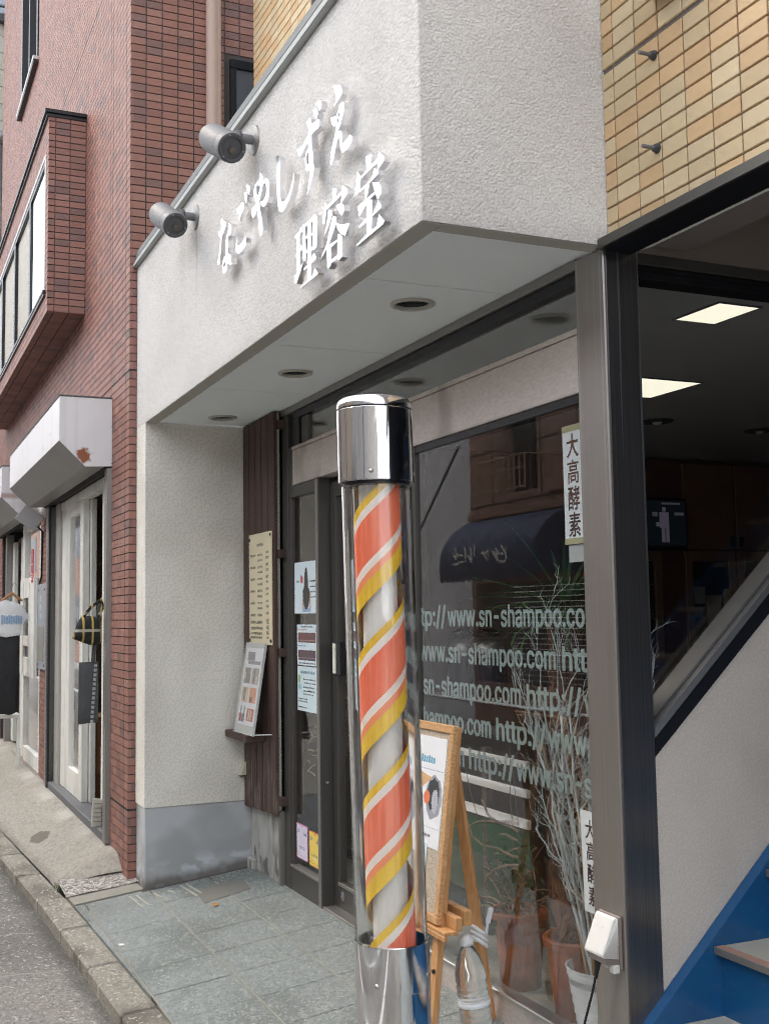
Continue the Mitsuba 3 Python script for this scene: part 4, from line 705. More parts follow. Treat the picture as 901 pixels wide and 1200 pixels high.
def band(f0, f1):
    """part of the printed film: z falls from f0 to f1 of a pitch below the leading edge; it climbs to the right as seen from the street"""
    n = 72; vs, fs = [], []
    for turn in range(-2, 6):
        for i in range(n):
            th0, th1 = 2 * np.pi * i / n, 2 * np.pi * (i + 1) / n
            base = 1.856 - turn * P0
            quad = []
            for th, ff in ((th0, f0), (th0, f1), (th1, f1), (th1, f0)):
                zz = base + P0 * th / (2 * np.pi) - ff * P0 + PHI
                quad.append((th, min(max(zz, ZLO), ZHI)))
            if max(q[1] for q in quad) - min(q[1] for q in quad) < 1e-6 or (quad[0][1] - quad[1][1] < 1e-6 and quad[3][1] - quad[2][1] < 1e-6): continue
            k0 = len(vs)
            for th, zz in quad:
                o = pz(zz); a = TH0 + th
                vs.append([o[0] + RI * math.cos(a), o[1] + RI * math.sin(a), zz])
            fs += [[k0, k0 + 1, k0 + 2], [k0, k0 + 2, k0 + 3]]
    return trimesh.Trimesh(vs, fs, process=False)
# th = 0 points at the camera; it grows towards the right-hand side of the picture
TH0 = math.atan2(-2.725, -1.41 + 0.2); PHI = 0.0
for nm, a, b, mm in bands:
    m = band(a, b)
    m.merge_vertices()
    part(BP, nm + '_stripe', m, mm, True)
part(BP, 'sleeve', pl([(0.0895, 0.60), (0.0925, 0.7036), (0.0950, 0.7045), (0.0962, 0.702), (0.0962, 0.592), (0.0955, 0.590)], 72), 'chrome', 35)
part(BP, 'base', pl([(0.0945, 0.592), (0.0945, 0.03), (0.115, 0.028), (0.118, -0.01), (0.118, -0.06)], 72), 'chrome', 35)
def rivet(ang, z, r):
    o = pz(z); d = np.array([math.cos(ang), math.sin(ang), 0])
    return lathe([(0, 0.004), (0.003, 0.0035), (0.0055, 0.0012), (0.006, 0)], 14, o + d * r, d)
for a, z, r in ((TH0 - 0.42, 0.612, 0.0962), (TH0 + 1.15, 0.625, 0.0962), (TH0 - 0.12, 1.892, 0.1005), (TH0 + 1.45, 1.892, 0.1005)):
    part(BP, 'rivet', rivet(a, z, r), 'alu_light', True)

# ------------------------------------------------------------------ easel with cork board, notices and water bottle
EA = thing('easel', 'light wooden easel standing behind the barber pole', 'easel')
RR, FFd = np.array([0.9135, -0.4065, 0]), np.array([0.4062, 0.9095, 0])
tilt = np.array([0.080, 0.0, 0.645])              # the board leans back towards the window
part(EA, 'front_leg', beam_between((0.300, 3.540, 0.030), (0.440, 3.560, 1.13), 0.046, 0.024, (0, 1, 0)), 'easel_wood')
part(EA, 'front_leg', beam_between((0.300, 3.90, 0.030), (0.440, 3.84, 1.13), 0.046, 0.024, (0, 1, 0)), 'easel_wood')
part(EA, 'rear_leg', beam_between((0.632, 3.712, 0.076), (0.470, 3.66, 1.05), 0.038, 0.022, (0.6, -0.8, 0)), 'easel_wood')
part(EA, 'ledge', cat(cbox(0.318, 0.372, 3.440, 3.95, 0.466, 0.478, 0.002), cbox(0.316, 0.330, 3.440, 3.95, 0.448, 0.466, 0.002), cbox(0.362, 0.386, 3.439, 3.95, 0.4785, 0.520, 0.002)), 'easel_wood')
part(EA, 'crossbar', beam_between((0.425, 3.475, 0.505), (0.425, 3.95, 0.505), 0.03, 0.050, (1, 0, 0)), 'easel_wood')
part(EA, 'bolt', tube([(0.326, 3.535, 0.33), (0.318, 3.535, 0.33)], 0.007, 10), 'black_frame')
CB = thing('cork_board', 'cork notice board in a light wood frame resting on the easel', 'notice board')
def onb(u, v, w=0.0):
    """point on the board: u along its width (towards larger y), v up its slope, w out of its face"""
    nrm = np.array([-0.645, 0, 0.080]) / 0.65
    return np.array([0.345, 3.512, 0.482]) + np.array([0, 1, 0]) * u + tilt / np.linalg.norm(tilt) * v + nrm * w
def bslab(u0, u1, v0, v1, w0, w1, c=0.002):
    m = cbox(u0, u1, v0, v1, w0, w1, c)
    v = m.vertices
    m2 = trimesh.Trimesh(np.array([onb(*q) for q in v]), m.faces[:, ::-1], process=False)
    return m2
W_, H_ = 0.42, 0.66
part(CB, 'panel', bslab(0.012, W_ - 0.012, 0.012, H_ - 0.012, 0.004, 0.012), 'cork')
for u0, u1, v0, v1 in ((0, W_, 0, 0.028), (0, W_, H_ - 0.028, H_), (0, 0.026, 0.0285, H_ - 0.0285), (W_ - 0.026, W_, 0.0285, H_ - 0.0285)):
    part(CB, 'frame', bslab(u0, u1, v0, v1, 0, 0.020), 'cork_frame')
n1 = thing('notice', 'white notice with blue heading and dark round picture pinned to the cork board', 'notice')
part(n1, 'sheet', bslab(0.050, 0.285, 0.235, 0.610, 0.0125, 0.0135, 0.0003), 'paint', col=(0.74, 0.75, 0.78))
part(n1, 'heading', cat(*[bslab(0.13 + i * 0.019, 0.143 + i * 0.019, 0.518, 0.538 + 0.003 * (i % 3), 0.0135, 0.0139, 0.0001) for i in range(7)]), 'paint', col=(0.10, 0.30, 0.45))
part(n1, 'rule', cat(bslab(0.060, 0.275, 0.495, 0.498, 0.0135, 0.0138, 0.0001), bslab(0.060, 0.275, 0.300, 0.302, 0.0135, 0.0138, 0.0001)), 'paint', col=(0.35, 0.45, 0.55))
part(n1, 'corner_print', trimesh.Trimesh([onb(0.275, 0.49, .0137), onb(0.135, 0.47, .0137), onb(0.275, 0.40, .0137)], [[0, 1, 2]], process=False), 'paint', col=(0.62, 0.38, 0.20))
def bdisc(u, v, ru, rv, w, n=28, wob=0.0, seed=1):
    r_ = random.Random(seed)
    pts = [onb(u, v, w)]
    for i in range(n):
        a = 2 * math.pi * i / n; k_ = 1 + wob * (r_.random() - 0.5)
        pts.append(onb(u + ru * k_ * math.cos(a), v + rv * k_ * math.sin(a), w))
    return trimesh.Trimesh(pts, [[0, 1 + i, 1 + (i + 1) % n] for i in range(n)], process=False)
part(n1, 'picture_grey', bdisc(0.118, 0.405, 0.062, 0.075, 0.0137, wob=0.12), 'paint', col=(0.30, 0.31, 0.36))
part(n1, 'picture_dark', bdisc(0.122, 0.415, 0.046, 0.055, 0.0140, wob=0.2, seed=3), 'paint', col=(0.045, 0.05, 0.055))
part(n1, 'picture_light', bdisc(0.105, 0.392, 0.024, 0.040, 0.0143, wob=0.2, seed=5), 'paint', col=(0.42, 0.43, 0.47))
part(n1, 'picture_orange', bdisc(0.168, 0.400, 0.024, 0.024, 0.0146, wob=0.1, seed=6), 'paint', col=(0.68, 0.19, 0.10))
part(n1, 'small_print', cat(*[bslab(0.12 + i * 0.011, 0.128 + i * 0.011, 0.268, 0.278, 0.0135, 0.0138, 0.0001) for i in range(7)]), 'paint', col=(0.15, 0.15, 0.18))
n2 = thing('notice', 'small pale photo print pinned below the white notice on the cork board', 'notice')
part(n2, 'sheet', bslab(0.13, 0.32, 0.065, 0.245, 0.0142, 0.0150, 0.0003), 'paint', col=(0.62, 0.70, 0.72))
part(n2, 'picture', cat(bslab(0.150, 0.185, 0.10, 0.165, 0.0150, 0.0154, 0.0001), bslab(0.20, 0.29, 0.11, 0.20, 0.0150, 0.0154, 0.0001)), 'paint', col=(0.05, 0.08, 0.09))
part(n2, 'lower_print', bslab(0.14, 0.31, 0.072, 0.092, 0.0150, 0.0154, 0.0001), 'paint', col=(0.55, 0.45, 0.15))
# water bottle tied to the rear leg
WB = thing('water_bottle', 'clear ribbed plastic bottle full of water tied to the rear leg of the easel', 'bottle')
prof = [(0.0, 0.0), (0.035, 0.0), (0.048, 0.007)]
for i in range(11):
    z = 0.020 + i * 0.019
    prof += [(0.0535, z), (0.0535, z + 0.007), (0.0490, z + 0.012)]
prof += [(0.0535, 0.235), (0.052, 0.262), (0.041, 0.305), (0.024, 0.338), (0.0155, 0.346), (0.0155, 0.356), (0.0, 0.356)]
bc = np.array([0.475, 3.50, 0.060]); bax = np.array([-0.10, 0.05, 1.0])
part(WB, 'bottle', lathe(prof, 44, bc, bax), 'bottle_plastic', True)
part(WB, 'label_band', lathe([(0.0500, 0.150), (0.0545, 0.154), (0.0545, 0.165), (0.0500, 0.169)], 32, bc, bax), 'paint', True, col=(0.72, 0.74, 0.76))
part(WB, 'bag_tip', lathe([(0.014, 0.344), (0.024, 0.350), (0.025, 0.366), (0.016, 0.380), (0.0, 0.384)], 20, bc, bax), 'satin', True, col=(0.72, 0.74, 0.76))
knot = np.array([0.585, 3.695, 0.355])
part(WB, 'tie', cat(*[tube([knot + np.array([0.026 * math.cos(a), 0.022 * math.sin(a), dz - 0.02 * math.cos(a)]) for a in np.linspace(0, 6.28, 16)], 0.008, 6) for dz in (0.0, 0.018, 0.036)]), 'satin', True, col=(0.70, 0.71, 0.72))
tl = [knot + np.array([0.012, -0.03, 0.03]), knot + np.array([0.016, -0.036, 0.07]), knot + np.array([0.026, -0.045, 0.125])]
part(WB, 'tie_end', cat(beam_between(tl[0], tl[1], 0.010, 0.004, RR), beam_between(tl[1], tl[2], 0.018, 0.003, RR)), 'satin', col=(0.66, 0.68, 0.74))
part(WB, 'string', tube([bc + np.array([-0.034, 0.02, 0.35]), bc + np.array([0.03, 0.10, 0.33]), knot], 0.003, 6), 'satin', col=(0.72, 0.74, 0.76))

# ------------------------------------------------------------------ power socket cover on the column
SO = thing('socket_cover', 'white weatherproof socket cover with a black cord on the steel column', 'power outlet')
sec = [(0.622, 0.612), (0.606, 0.622), (0.598, 0.617), (0.556, 0.522), (0.556, 0.511), (0.622, 0.500)]
part(SO, 'hood', extr(Polygon(sec).buffer(-0.006).buffer(0.006, 6), 2.885, 2.978, 'y'), 'satin', 30, col=(0.74, 0.73, 0.71))
part(SO, 'skirt', extr([(0.560, 0.513), (0.622, 0.502), (0.622, 0.483), (0.566, 0.492)], 2.887, 2.976, 'y'), 'satin', col=(0.20, 0.17, 0.16))
part(SO, 'plate', cbox(0.612, 0.6215, 2.876, 2.984, 0.470, 0.625, 0.003), 'satin', col=(0.22, 0.18, 0.165))
part(SO, 'inner_socket', cat(cbox(0.590, 0.612, 2.879, 2.905, 0.462, 0.486, 0.003), cbox(0.595, 0.612, 2.915, 2.955, 0.468, 0.482, 0.003)), 'satin', col=(0.66, 0.64, 0.60))
part(SO, 'print', cat(*[beam_between((0.5935 - 0.0041 * i * 1.0, 2.965 - 0.003, 0.606 - 0.0095 * i * 1.0), (0.5935 - 0.0041 * i, 2.905 + 0.004 * (i % 3), 0.606 - 0.0095 * i), 0.0012, 0.0012, (1, 0, 0)) for i in range(2, 6)]), 'paint', col=(0.28, 0.27, 0.27))
cd = thing('power_cord', 'black power cord hanging from the white socket cover', 'cord')
cp = [(0.585, 2.95, 0.500), (0.582, 2.957, 0.46), (0.578, 2.972, 0.40), (0.572, 3.00, 0.32), (0.560, 3.03, 0.22), (0.53, 3.04, 0.12), (0.47, 3.02, 0.065)]
from scipy.interpolate import CubicSpline
cs = CubicSpline(range(len(cp)), np.array(cp))
part(cd, 'cable', tube(cs(np.linspace(0, len(cp) - 1, 40)), 0.0038, 8), 'satin', True, col=(0.012, 0.012, 0.014))
part(cd, 'plug', tube([(0.586, 2.948, 0.512), (0.584, 2.953, 0.480), (0.581, 2.962, 0.43)], [0.011, 0.010, 0.005], 10), 'satin', True, col=(0.014, 0.014, 0.016))
# ------------------------------------------------------------------ notices at the entrance
PB = thing('price_board', 'tall cream price list board screwed to the dark wooden slats', 'price list')
part(PB, 'board', cbox(0.574, 0.5795, 5.975, 6.388, 1.362, 1.992, 0.001), 'satin', col=(0.68, 0.60, 0.42))
for y, z in ((6.372, 1.963), (5.992, 1.972), (5.992, 1.385), (6.372, 1.385)):
    part(PB, 'screw', lathe([(0, 0.006), (0.008, 0.005), (0.010, 0)], 12, (0.574, y, z), (-1, 0, 0)), 'black_frame', True)
lines = [bars_x(0.5738, 6.235, 6.12, 1.925, 0.020, 4, 1)]
zz = 1.868; sd = 5
for grp in (2, 2, 2, 2, 2, 1, 1, 2):
    for q in range(grp):
        z = zz - 0.030 * q
        if q == 0: lines.append(bars_x(0.5738, 6.358, 6.268, z, 0.016, 5, sd))
        lines.append(bars_x(0.5738, 6.225, 6.135, z, 0.015, 4, sd + 1))
        lines.append(bars_x(0.5738, 6.075, 6.025, z + 0.010, 0.018, 3, sd + 2)); sd += 3
    zz -= 0.030 * (grp - 1) + 0.038
for z in (1.485, 1.455, 1.425, 1.402):
    lines.append(bars_x(0.5738, 6.358, 6.14, z, 0.016, 11, sd)); lines.append(bars_x(0.5738, 6.07, 6.025, z, 0.016, 3, sd + 1)); sd += 2
part(PB, 'print', cat(lines), 'paint', col=(0.20, 0.185, 0.14), kind='stuff')
sh = thing('shelf', 'small dark wooden shelf fixed to the slats beside the white wall', 'shelf')
part(sh, 'board', cbox(0.470, 0.581, 6.13, 6.543, 0.826, 0.866, 0.003), 'slat_wood')
MS = thing('menu_stand', 'leaning clear acrylic menu stand with photo prints on the small wooden shelf', 'menu stand')
def onm(u, v, w=0.0):
    bl, br, tl_ = np.array([0.492, 6.43, 0.869]), np.array([0.495, 6.065, 0.869]), np.array([0.571, 6.395, 1.372])
    eu = (br - bl) / np.linalg.norm(br - bl); ev = tl_ - bl; ev = ev - eu * (ev @ eu); L = np.linalg.norm(ev); ev = ev / L
    return bl + eu * u + ev * v + np.cross(eu, ev) * w
def mslab(u0, u1, v0, v1, w0, w1):
    m = bx(u0, u1, v0, v1, w0, w1)
    return trimesh.Trimesh(np.array([onm(*q) for q in m.vertices]), m.faces, process=False)
part(MS, 'back_plate', mslab(0.0, 0.366, 0.0, 0.508, -0.004, -0.001), 'satin', col=(0.50, 0.51, 0.50))
part(MS, 'sheet', mslab(0.030, 0.336, 0.045, 0.478, 0.0, 0.001), 'paint', col=(0.74, 0.745, 0.78))
for (u0, u1, v0, v1), c in (((0.07, 0.20, 0.405, 0.455), (0.22, 0.22, 0.24)), ((0.09, 0.31, 0.385, 0.404), (0.25, 0.25, 0.27)),
        ((0.055, 0.165, 0.275, 0.365), (0.24, 0.20, 0.18)), ((0.19, 0.31, 0.275, 0.365), (0.36, 0.31, 0.28)),
        ((0.055, 0.165, 0.170, 0.255), (0.50, 0.37, 0.22)), ((0.19, 0.31, 0.170, 0.255), (0.62, 0.26, 0.14)),
        ((0.19, 0.31, 0.070, 0.140), (0.42, 0.10, 0.08)), ((0.055, 0.105, 0.060, 0.105), (0.50, 0.07, 0.09)), ((0.11, 0.155, 0.060, 0.105), (0.07, 0.09, 0.20))):
    pk2 = part(MS, 'photo', mslab(u0, u1, v0, v1, 0.001, 0.0016), 'paint', col=c)
part(MS, 'photo_detail', cat(mslab(0.09, 0.105, 0.29, 0.355, .0016, .002), mslab(0.13, 0.15, 0.28, 0.33, .0016, .002), mslab(0.225, 0.245, 0.285, 0.36, .0016, .002), mslab(0.095, 0.115, 0.18, 0.25, .0016, .002), mslab(0.21, 0.25, 0.175, 0.205, .0016, .002), mslab(0.075, 0.09, 0.06, 0.15, .0016, .002), mslab(0.135, 0.15, 0.06, 0.15, .0016, .002)), 'paint', col=(0.09, 0.075, 0.08))
part(MS, 'photo_light', cat(mslab(0.06, 0.08, 0.30, 0.34, .0016, .002), mslab(0.27, 0.29, 0.28, 0.32, .0016, .002), mslab(0.13, 0.15, 0.175, 0.24, .0016, .002), mslab(0.225, 0.24, 0.08, 0.135, .0016, .002), mslab(0.26, 0.275, 0.075, 0.13, .0016, .002)), 'paint', col=(0.68, 0.58, 0.42))
part(MS, 'cover', mslab(0.0, 0.366, 0.0, 0.508, 0.006, 0.0065), 'tube_glass')
part(MS, 'edge', cat(mslab(0.360, 0.366, 0.0, 0.508, -0.001, 0.006), mslab(0.0, 0.366, -0.004, 0.0, -0.004, 0.0065)), 'satin', col=(0.55, 0.58, 0.57))
part(MS, 'prop', beam_between((0.50, 6.07, 0.872), (0.575, 5.99, 0.878), 0.008, 0.006), 'satin', col=(0.5, 0.53, 0.52))

def poster(label, y0, y1, z0, z1, base, prints, cat_='poster', x=0.6568, lean=0.0, name='poster'):
    """sheet stuck to the inside of the glass; prints are (u0, u1, v0, v1, colour) in fractions, u from the left as read, v from the bottom"""
    k = thing(name, label, cat_)
    def at_(u, v): return (y0 - (y0 - y1) * u + lean * (v - 0.5), z0 + (z1 - z0) * v)
    def slab(u0, u1, v0, v1, a, b):
        return extr([at_(u0, v0), at_(u1, v0), at_(u1, v1), at_(u0, v1)], a, b, 'x')
    part(k, 'sheet', slab(0, 1, 0, 1, x, x + 0.0006), 'paint', col=base)
    by = {}
    for i, (u0, u1, v0, v1, c) in enumerate(prints):
        by.setdefault(c, []).append(slab(u0, u1, v0, v1, x - 0.0009, x - 0.0002))
    for c, ms in by.items():
        part(k, 'print', cat(ms), 'paint', col=c, kind='stuff' if len(ms) > 5 else None)
    return k
def dashes(u0, u1, v, h, n, c, seed):
    r_ = random.Random(seed); s = (u1 - u0) / n
    return [(u0 + s * i, u0 + s * (i + 0.55 + 0.35 * r_.random()), v, v + h * (0.7 + 0.3 * r_.random()), c) for i in range(n)]
BLK, BLU = (0.06, 0.06, 0.07), (0.05, 0.12, 0.26)
pa = poster('pale blue poster with a long dark brush picture, topmost of three beside the door', 5.835, 5.50, 1.533, 1.806, (0.62, 0.72, 0.79), dashes(0.72, 0.97, 0.60, 0.035, 4, BLK, 1) + dashes(0.72, 0.97, 0.50, 0.025, 5, BLK, 2) + dashes(0.72, 0.97, 0.40, 0.025, 5, BLK, 3) + dashes(0.72, 0.95, 0.30, 0.025, 4, BLK, 4) + dashes(0.10, 0.24, 0.60, 0.05, 3, (0.35, 0.38, 0.42), 5) + [(0.29, 0.345, 0.60, 0.74, (0.45, 0.12, 0.12)), (0.355, 0.40, 0.58, 0.72, (0.45, 0.12, 0.12)), (0.38, 0.75, 0.03, 0.10, (0.30, 0.42, 0.62)), (0.385, 0.425, 0.10, 0.30, (0.50, 0.25, 0.24)), (0.70, 0.745, 0.10, 0.40, (0.50, 0.25, 0.24))])
el = [(0.5 + 0.5 * a, b) for a, b in ()]
oy, oz = 5.835 - 0.335 * 0.55, 1.533 + 0.273 * 0.5
pts = [(oy + (0.052 * math.sin(t) if math.cos(t) < 0 else 0.030 * math.sin(t)), oz - 0.012 + (0.118 * math.cos(t) if math.cos(t) > 0 else 0.105 * math.cos(t))) for t in np.linspace(0, 2 * math.pi, 40)[:-1]]
part(pa, 'picture', extr(pts, 0.6552, 0.6560, 'x'), 'paint', col=(0.055, 0.06, 0.055))
poster('white sheet with two reddish-brown photo strips, middle of three beside the door', 5.80, 5.49, 1.262, 1.475, (0.60, 0.70, 0.77), dashes(0.22, 0.80, 0.93, 0.035, 8, BLK, 7) + dashes(0.08, 0.5, 0.86, 0.03, 6, (0.5, 0.2, 0.12), 8) + [(0.06, 0.90, 0.555, 0.80, (0.17, 0.09, 0.095)), (0.06, 0.90, 0.12, 0.37, (0.12, 0.085, 0.10)), (0.06, 0.90, 0.60, 0.62, (0.40, 0.33, 0.32)), (0.06, 0.90, 0.17, 0.19, (0.36, 0.30, 0.32))] + dashes(0.05, 0.45, 0.46, 0.03, 5, (0.1, 0.25, 0.5), 9) + dashes(0.1, 0.9, 0.035, 0.03, 10, BLK, 10))
poster('pale blue information sheet, lowest of three on the glass beside the door', 5.80, 5.49, 1.022, 1.255, (0.58, 0.70, 0.76), dashes(0.18, 0.9, 0.84, 0.07, 6, (0.20, 0.30, 0.36), 11) + dashes(0.3, 0.9, 0.70, 0.03, 8, BLK, 12) + dashes(0.35, 0.9, 0.62, 0.03, 7, BLK, 13) + dashes(0.3, 0.85, 0.52, 0.035, 7, BLK, 14) + dashes(0.3, 0.85, 0.44, 0.035, 7, BLK, 15) + dashes(0.3, 0.8, 0.37, 0.03, 6, BLK, 16) + dashes(0.05, 0.5, 0.26, 0.025, 8, BLK, 17) + dashes(0.05, 0.5, 0.20, 0.025, 8, BLK, 18) + dashes(0.05, 0.5, 0.07, 0.03, 6, BLK, 19) + [(0.04, 0.16, 0.62, 0.80, (0.28, 0.42, 0.25)), (0.04, 0.2, 0.48, 0.60, (0.30, 0.50, 0.60))])
def sticker(label, y0, y1, z0, z1, base, border, block):
    k = poster(label, y0, y1, z0, z1, border, [(0.035, 0.965, 0.025, 0.965, base), (0.40, 0.60, 0.92, 0.955, (0.62, 0.18, 0.10)), (0.08, 0.28, 0.74, 0.83, (0.13, 0.2, 0.42)), (0.62, 0.90, 0.70, 0.79, (0.12, 0.13, 0.36)), (0.30, 0.68, 0.22, 0.26, (0.75, 0.78, 0.85)), (0.07, 0.22, 0.07, 0.17, block)] + dashes(0.24, 0.74, 0.285, 0.10, 4, BLU, 21) + dashes(0.3, 0.75, 0.075, 0.03, 5, BLK, 22), 'sticker', name='window_sticker')
    return k
sticker('pink-bordered sticker low on the glass, the left one of two', 5.832, 5.665, 0.250, 0.430, (0.66, 0.62, 0.74), (0.62, 0.24, 0.44), (0.62, 0.16, 0.06))
sticker('yellow and orange sticker low on the glass, the right one of two', 5.642, 5.472, 0.245, 0.420, (0.74, 0.56, 0.12), (0.72, 0.24, 0.04), (0.45, 0.34, 0.02))
# strips of brush writing on the shop window
def strip_sign(label, y0, y1, z0, z1, lean, size, col, small=None, tape=False):
    k = thing('paper_sign', label, 'paper sign')
    w = y0 - y1
    part(k, 'sheet', extr([(y0 - lean, z0), (y1 - lean, z0), (y1 + 0, z1), (y0 + 0, z1)], 0.6600, 0.6608, 'x'), 'paint', col=(0.68, 0.74, 0.76))
    gs = []
    for i, ch in enumerate('大高酵素'):
        t = (i + 0.5) / 4
        cz = z1 - 0.02 - (z1 - z0 - 0.04) * t
        cy = y0 - lean * t - w * (0.42 if small else 0.5)
        gs.append(glyph(ch, size, 0.6596, cy + size * 0.5 * 0.86, cz - size * 0.40, 0.0006, 0.86))
    part(k, 'brush_writing', cat(gs), 'paint', col=col)
    if small:
        n = len(small); ms = []
        for i, ch in enumerate(small):
            z = z1 - 0.022 - (z1 - z0 - 0.05) * 0.70 * (i + 1) / n
            ms.append(glyph(ch, 0.0235, 0.6596, y1 + 0.030 - lean * 0.3, z, 0.0005))
        part(k, 'small_writing', cat(ms), 'paint', col=(0.13, 0.10, 0.08))
    if tape:
        part(k, 'tape', cat(extr([(y0 + .001, z1 - 0.018), (y1 - .001, z1 - 0.018), (y1 - .001, z1 + 0.003), (y0 + .001, z1 + 0.003)], 0.6590, 0.6594, 'x'), extr([(y0 - lean + .001, z0 - 0.002), (y1 - lean - .001, z0 - 0.002), (y1 - lean - .001, z0 + 0.018), (y0 - lean + .001, z0 + 0.018)], 0.6590, 0.6594, 'x')), 'paint', col=(0.38, 0.37, 0.22))
    return k
strip_sign('long white paper strip with four brown brush characters taped high on the shop window', 3.178, 3.040, 1.745, 2.132, 0.002, 0.084, (0.06, 0.03, 0.022), '北には健康を生み出す原点がある', True)
strip_sign('short white paper strip with four black brush characters low on the shop window', 3.138, 3.036, 0.582, 0.895, 0.010, 0.064, (0.022, 0.016, 0.03))
pg = solo('grey_paper', 'plain grey paper on the window just under the long paper strip', 'paper', bx(0.665, 0.6658, 3.055, 3.165, 1.685, 1.742), 'paint', col=(0.40, 0.43, 0.43))
# lettering film on the window: five lines, each starting further left
WL = thing('window_lettering', 'five staggered lines of pale grey web address lettering on the shop window', 'window lettering')
body_, head_ = 'www.sn-shampoo.com', 'http://'
def wid(t): b = meshkit.text_mesh(t, 0.076, 0.0004, True).bounds; return b[0][0], b[1][0] - b[0][0]
(bo, bw), (ho, hw) = wid(body_), wid(head_)
SXB, SXH = 1.035 / bw, 0.335 / hw
PIT = 1.035 + 0.335 + 0.056
def heavy(t, y, z, sx, off):
    a = text_x(t, 0.076, 0.6590, y + off * sx, z, 0.0004, True, sx)
    return cat(a, move(a, (0.0002, -0.0018, 0.0)))
for i, (z, yend) in enumerate(((1.476, 3.000), (1.334, 3.256), (1.199, 3.487), (1.067, 3.707), (0.939, 3.921))):
    m = []
    for rep in (-1, 0, 1):
        y_www = yend + 1.035 - rep * PIT
        for t, y, sx, off, w in ((body_, y_www, SXB, bo, 1.035), (head_, y_www + 0.335 + 0.016, SXH, ho, 0.335)):
            if y - w > 4.28 or y < 3.04: continue
            m.append(heavy(t, y, z, sx, off))
    m = cat(m)
    tri = m.vertices[m.faces]
    keep = (tri[:, :, 1].max(1) < 4.275) & (tri[:, :, 1].min(1) > 3.037)
    m = trimesh.Trimesh(m.vertices, m.faces[keep], process=False); m.remove_unreferenced_vertices()
    part(WL, 'line', m, 'paint', col=(0.215, 0.285, 0.28))

# ------------------------------------------------------------------ plants behind the window
def pot(parent, c, r0, r1, h, rim=0.03, m='pot_clay', col=None, ribs=0):
    pr = [(0, 0.0), (r0, 0.0)]
    if ribs:
        for i in range(ribs):
            t0, t1 = i / ribs, (i + 1) / ribs
            ra, rb = r0 + (r1 - r0) * t0, r0 + (r1 - r0) * t1
            pr += [(ra + 0.0045, h * (t0 + 0.25 / ribs)), (ra + 0.005, h * (t0 + 0.55 / ribs)), (rb, h * (t0 + 0.97 / ribs))]
        pr += [(r1 + 0.004, h), (r1 - 0.004, h + 0.002), (r1 - 0.006, h - 0.05), (0, h - 0.052)]
    else:
        pr += [(r1 - 0.006, h - rim), (r1 + 0.008, h - rim + 0.002), (r1 + 0.012, h - 0.006), (r1 + 0.008, h), (r1 - 0.004, h), (r1 - 0.008, h - 0.035), (0, h - 0.036)]
    return part(parent, 'pot', lathe(pr, 48, c), m, 28, col=col)
def wander(p, d, L, n, wob, r_):
    p, d = np.array(p, float), np.array(d, float) / np.linalg.norm(d)
    out = [p.copy()]
    for i in range(n):
        d = d + np.array([r_.gauss(0, wob), r_.gauss(0, wob), r_.gauss(0, wob * 0.5)]); d /= np.linalg.norm(d)
        p = p + d * L / n; p[0] = max(p[0], 0.675); p[1] = max(p[1], 3.02)
        out.append(p.copy())
    return out
VP = thing('vine_pot', 'brown pot with dried curling vines and a few leaves, furthest left behind the shop window', 'potted plant')
c1 = (0.80, 3.775, 0.15)
pot(VP, c1, 0.074, 0.098, 0.275)
part(VP, 'soil', lathe([(0, 0.236), (0.09, 0.238)], 24, c1), 'trunk')
rr = random.Random(3); ms = []
for i in range(16):
    a = rr.uniform(0, 6.28)
    pts = wander((c1[0] + 0.05 * math.cos(a), c1[1] + 0.05 * math.sin(a), 0.38), (0.3 * math.cos(a), 0.5 * math.sin(a) + 0.15, 1), rr.uniform(0.20, 0.40), 10, 0.38, rr)
    ms.append(tube(pts, np.linspace(0.0045, 0.002, 11), 5))
for i in range(6):
    pts = wander((0.76, 3.70, 0.60 + 0.03 * i), (-0.15, 0.9, rr.uniform(-0.3, 0.35)), rr.uniform(0.20, 0.30), 9, 0.28, rr)
    ms.append(tube(pts, np.linspace(0.006, 0.004, 10), 5))
part(VP, 'vine', cat(ms), 'paint', True, col=(0.20, 0.145, 0.10))
ms = [tube(wander((0.78, 3.76, 0.40), (0.02 * i, 0.25 - 0.1 * i, 1), 0.62, 14, 0.08, rr), np.linspace(0.003, 0.001, 15), 4) for i in range(4)]
part(VP, 'twig', cat(ms), 'paint', True, col=(0.17, 0.09, 0.06))
def leaf_blob(n, c, s, size, r_):
    vs, fs = [], []
    for i in range(n):
        p = np.array(c) + np.array([r_.gauss(0, s[0]), r_.gauss(0, s[1]), r_.gauss(0, s[2])]); p[0] = max(p[0], 0.68)
        d = np.array([r_.gauss(0, 1), r_.gauss(0, 1), r_.gauss(0, 1)]); d /= np.linalg.norm(d)
        e = np.cross(d, [0.3, 0.5, 0.8]); e /= np.linalg.norm(e); l = size * r_.uniform(0.6, 1.2)
        k = len(vs); vs += [p - d * l, p + e * l * 0.45, p + d * l, p - e * l * 0.45]; fs += [[k, k + 1, k + 2], [k, k + 2, k + 3]]
    return trimesh.Trimesh(vs, fs, process=False)
part(VP, 'leaf', leaf_blob(170, (0.79, 3.80, 0.53), (0.05, 0.085, 0.09), 0.017, rr), 'leaf')
YP = thing('palm_pot', 'orange-brown pot with a shaggy dark trunk and spiky palm leaves behind the shop window', 'potted plant')
c2 = (0.815, 3.415, 0.15)
pot(YP, c2, 0.080, 0.108, 0.265)
part(YP, 'soil', lathe([(0, 0.226), (0.10, 0.228)], 24, c2), 'trunk')
tp = [np.array([0.87, 3.60, 0.37]) , np.array([0.895, 3.60, 0.6]), np.array([0.91, 3.61, 0.9]), np.array([0.93, 3.63, 1.2]), np.array([0.96, 3.66, 1.5])]
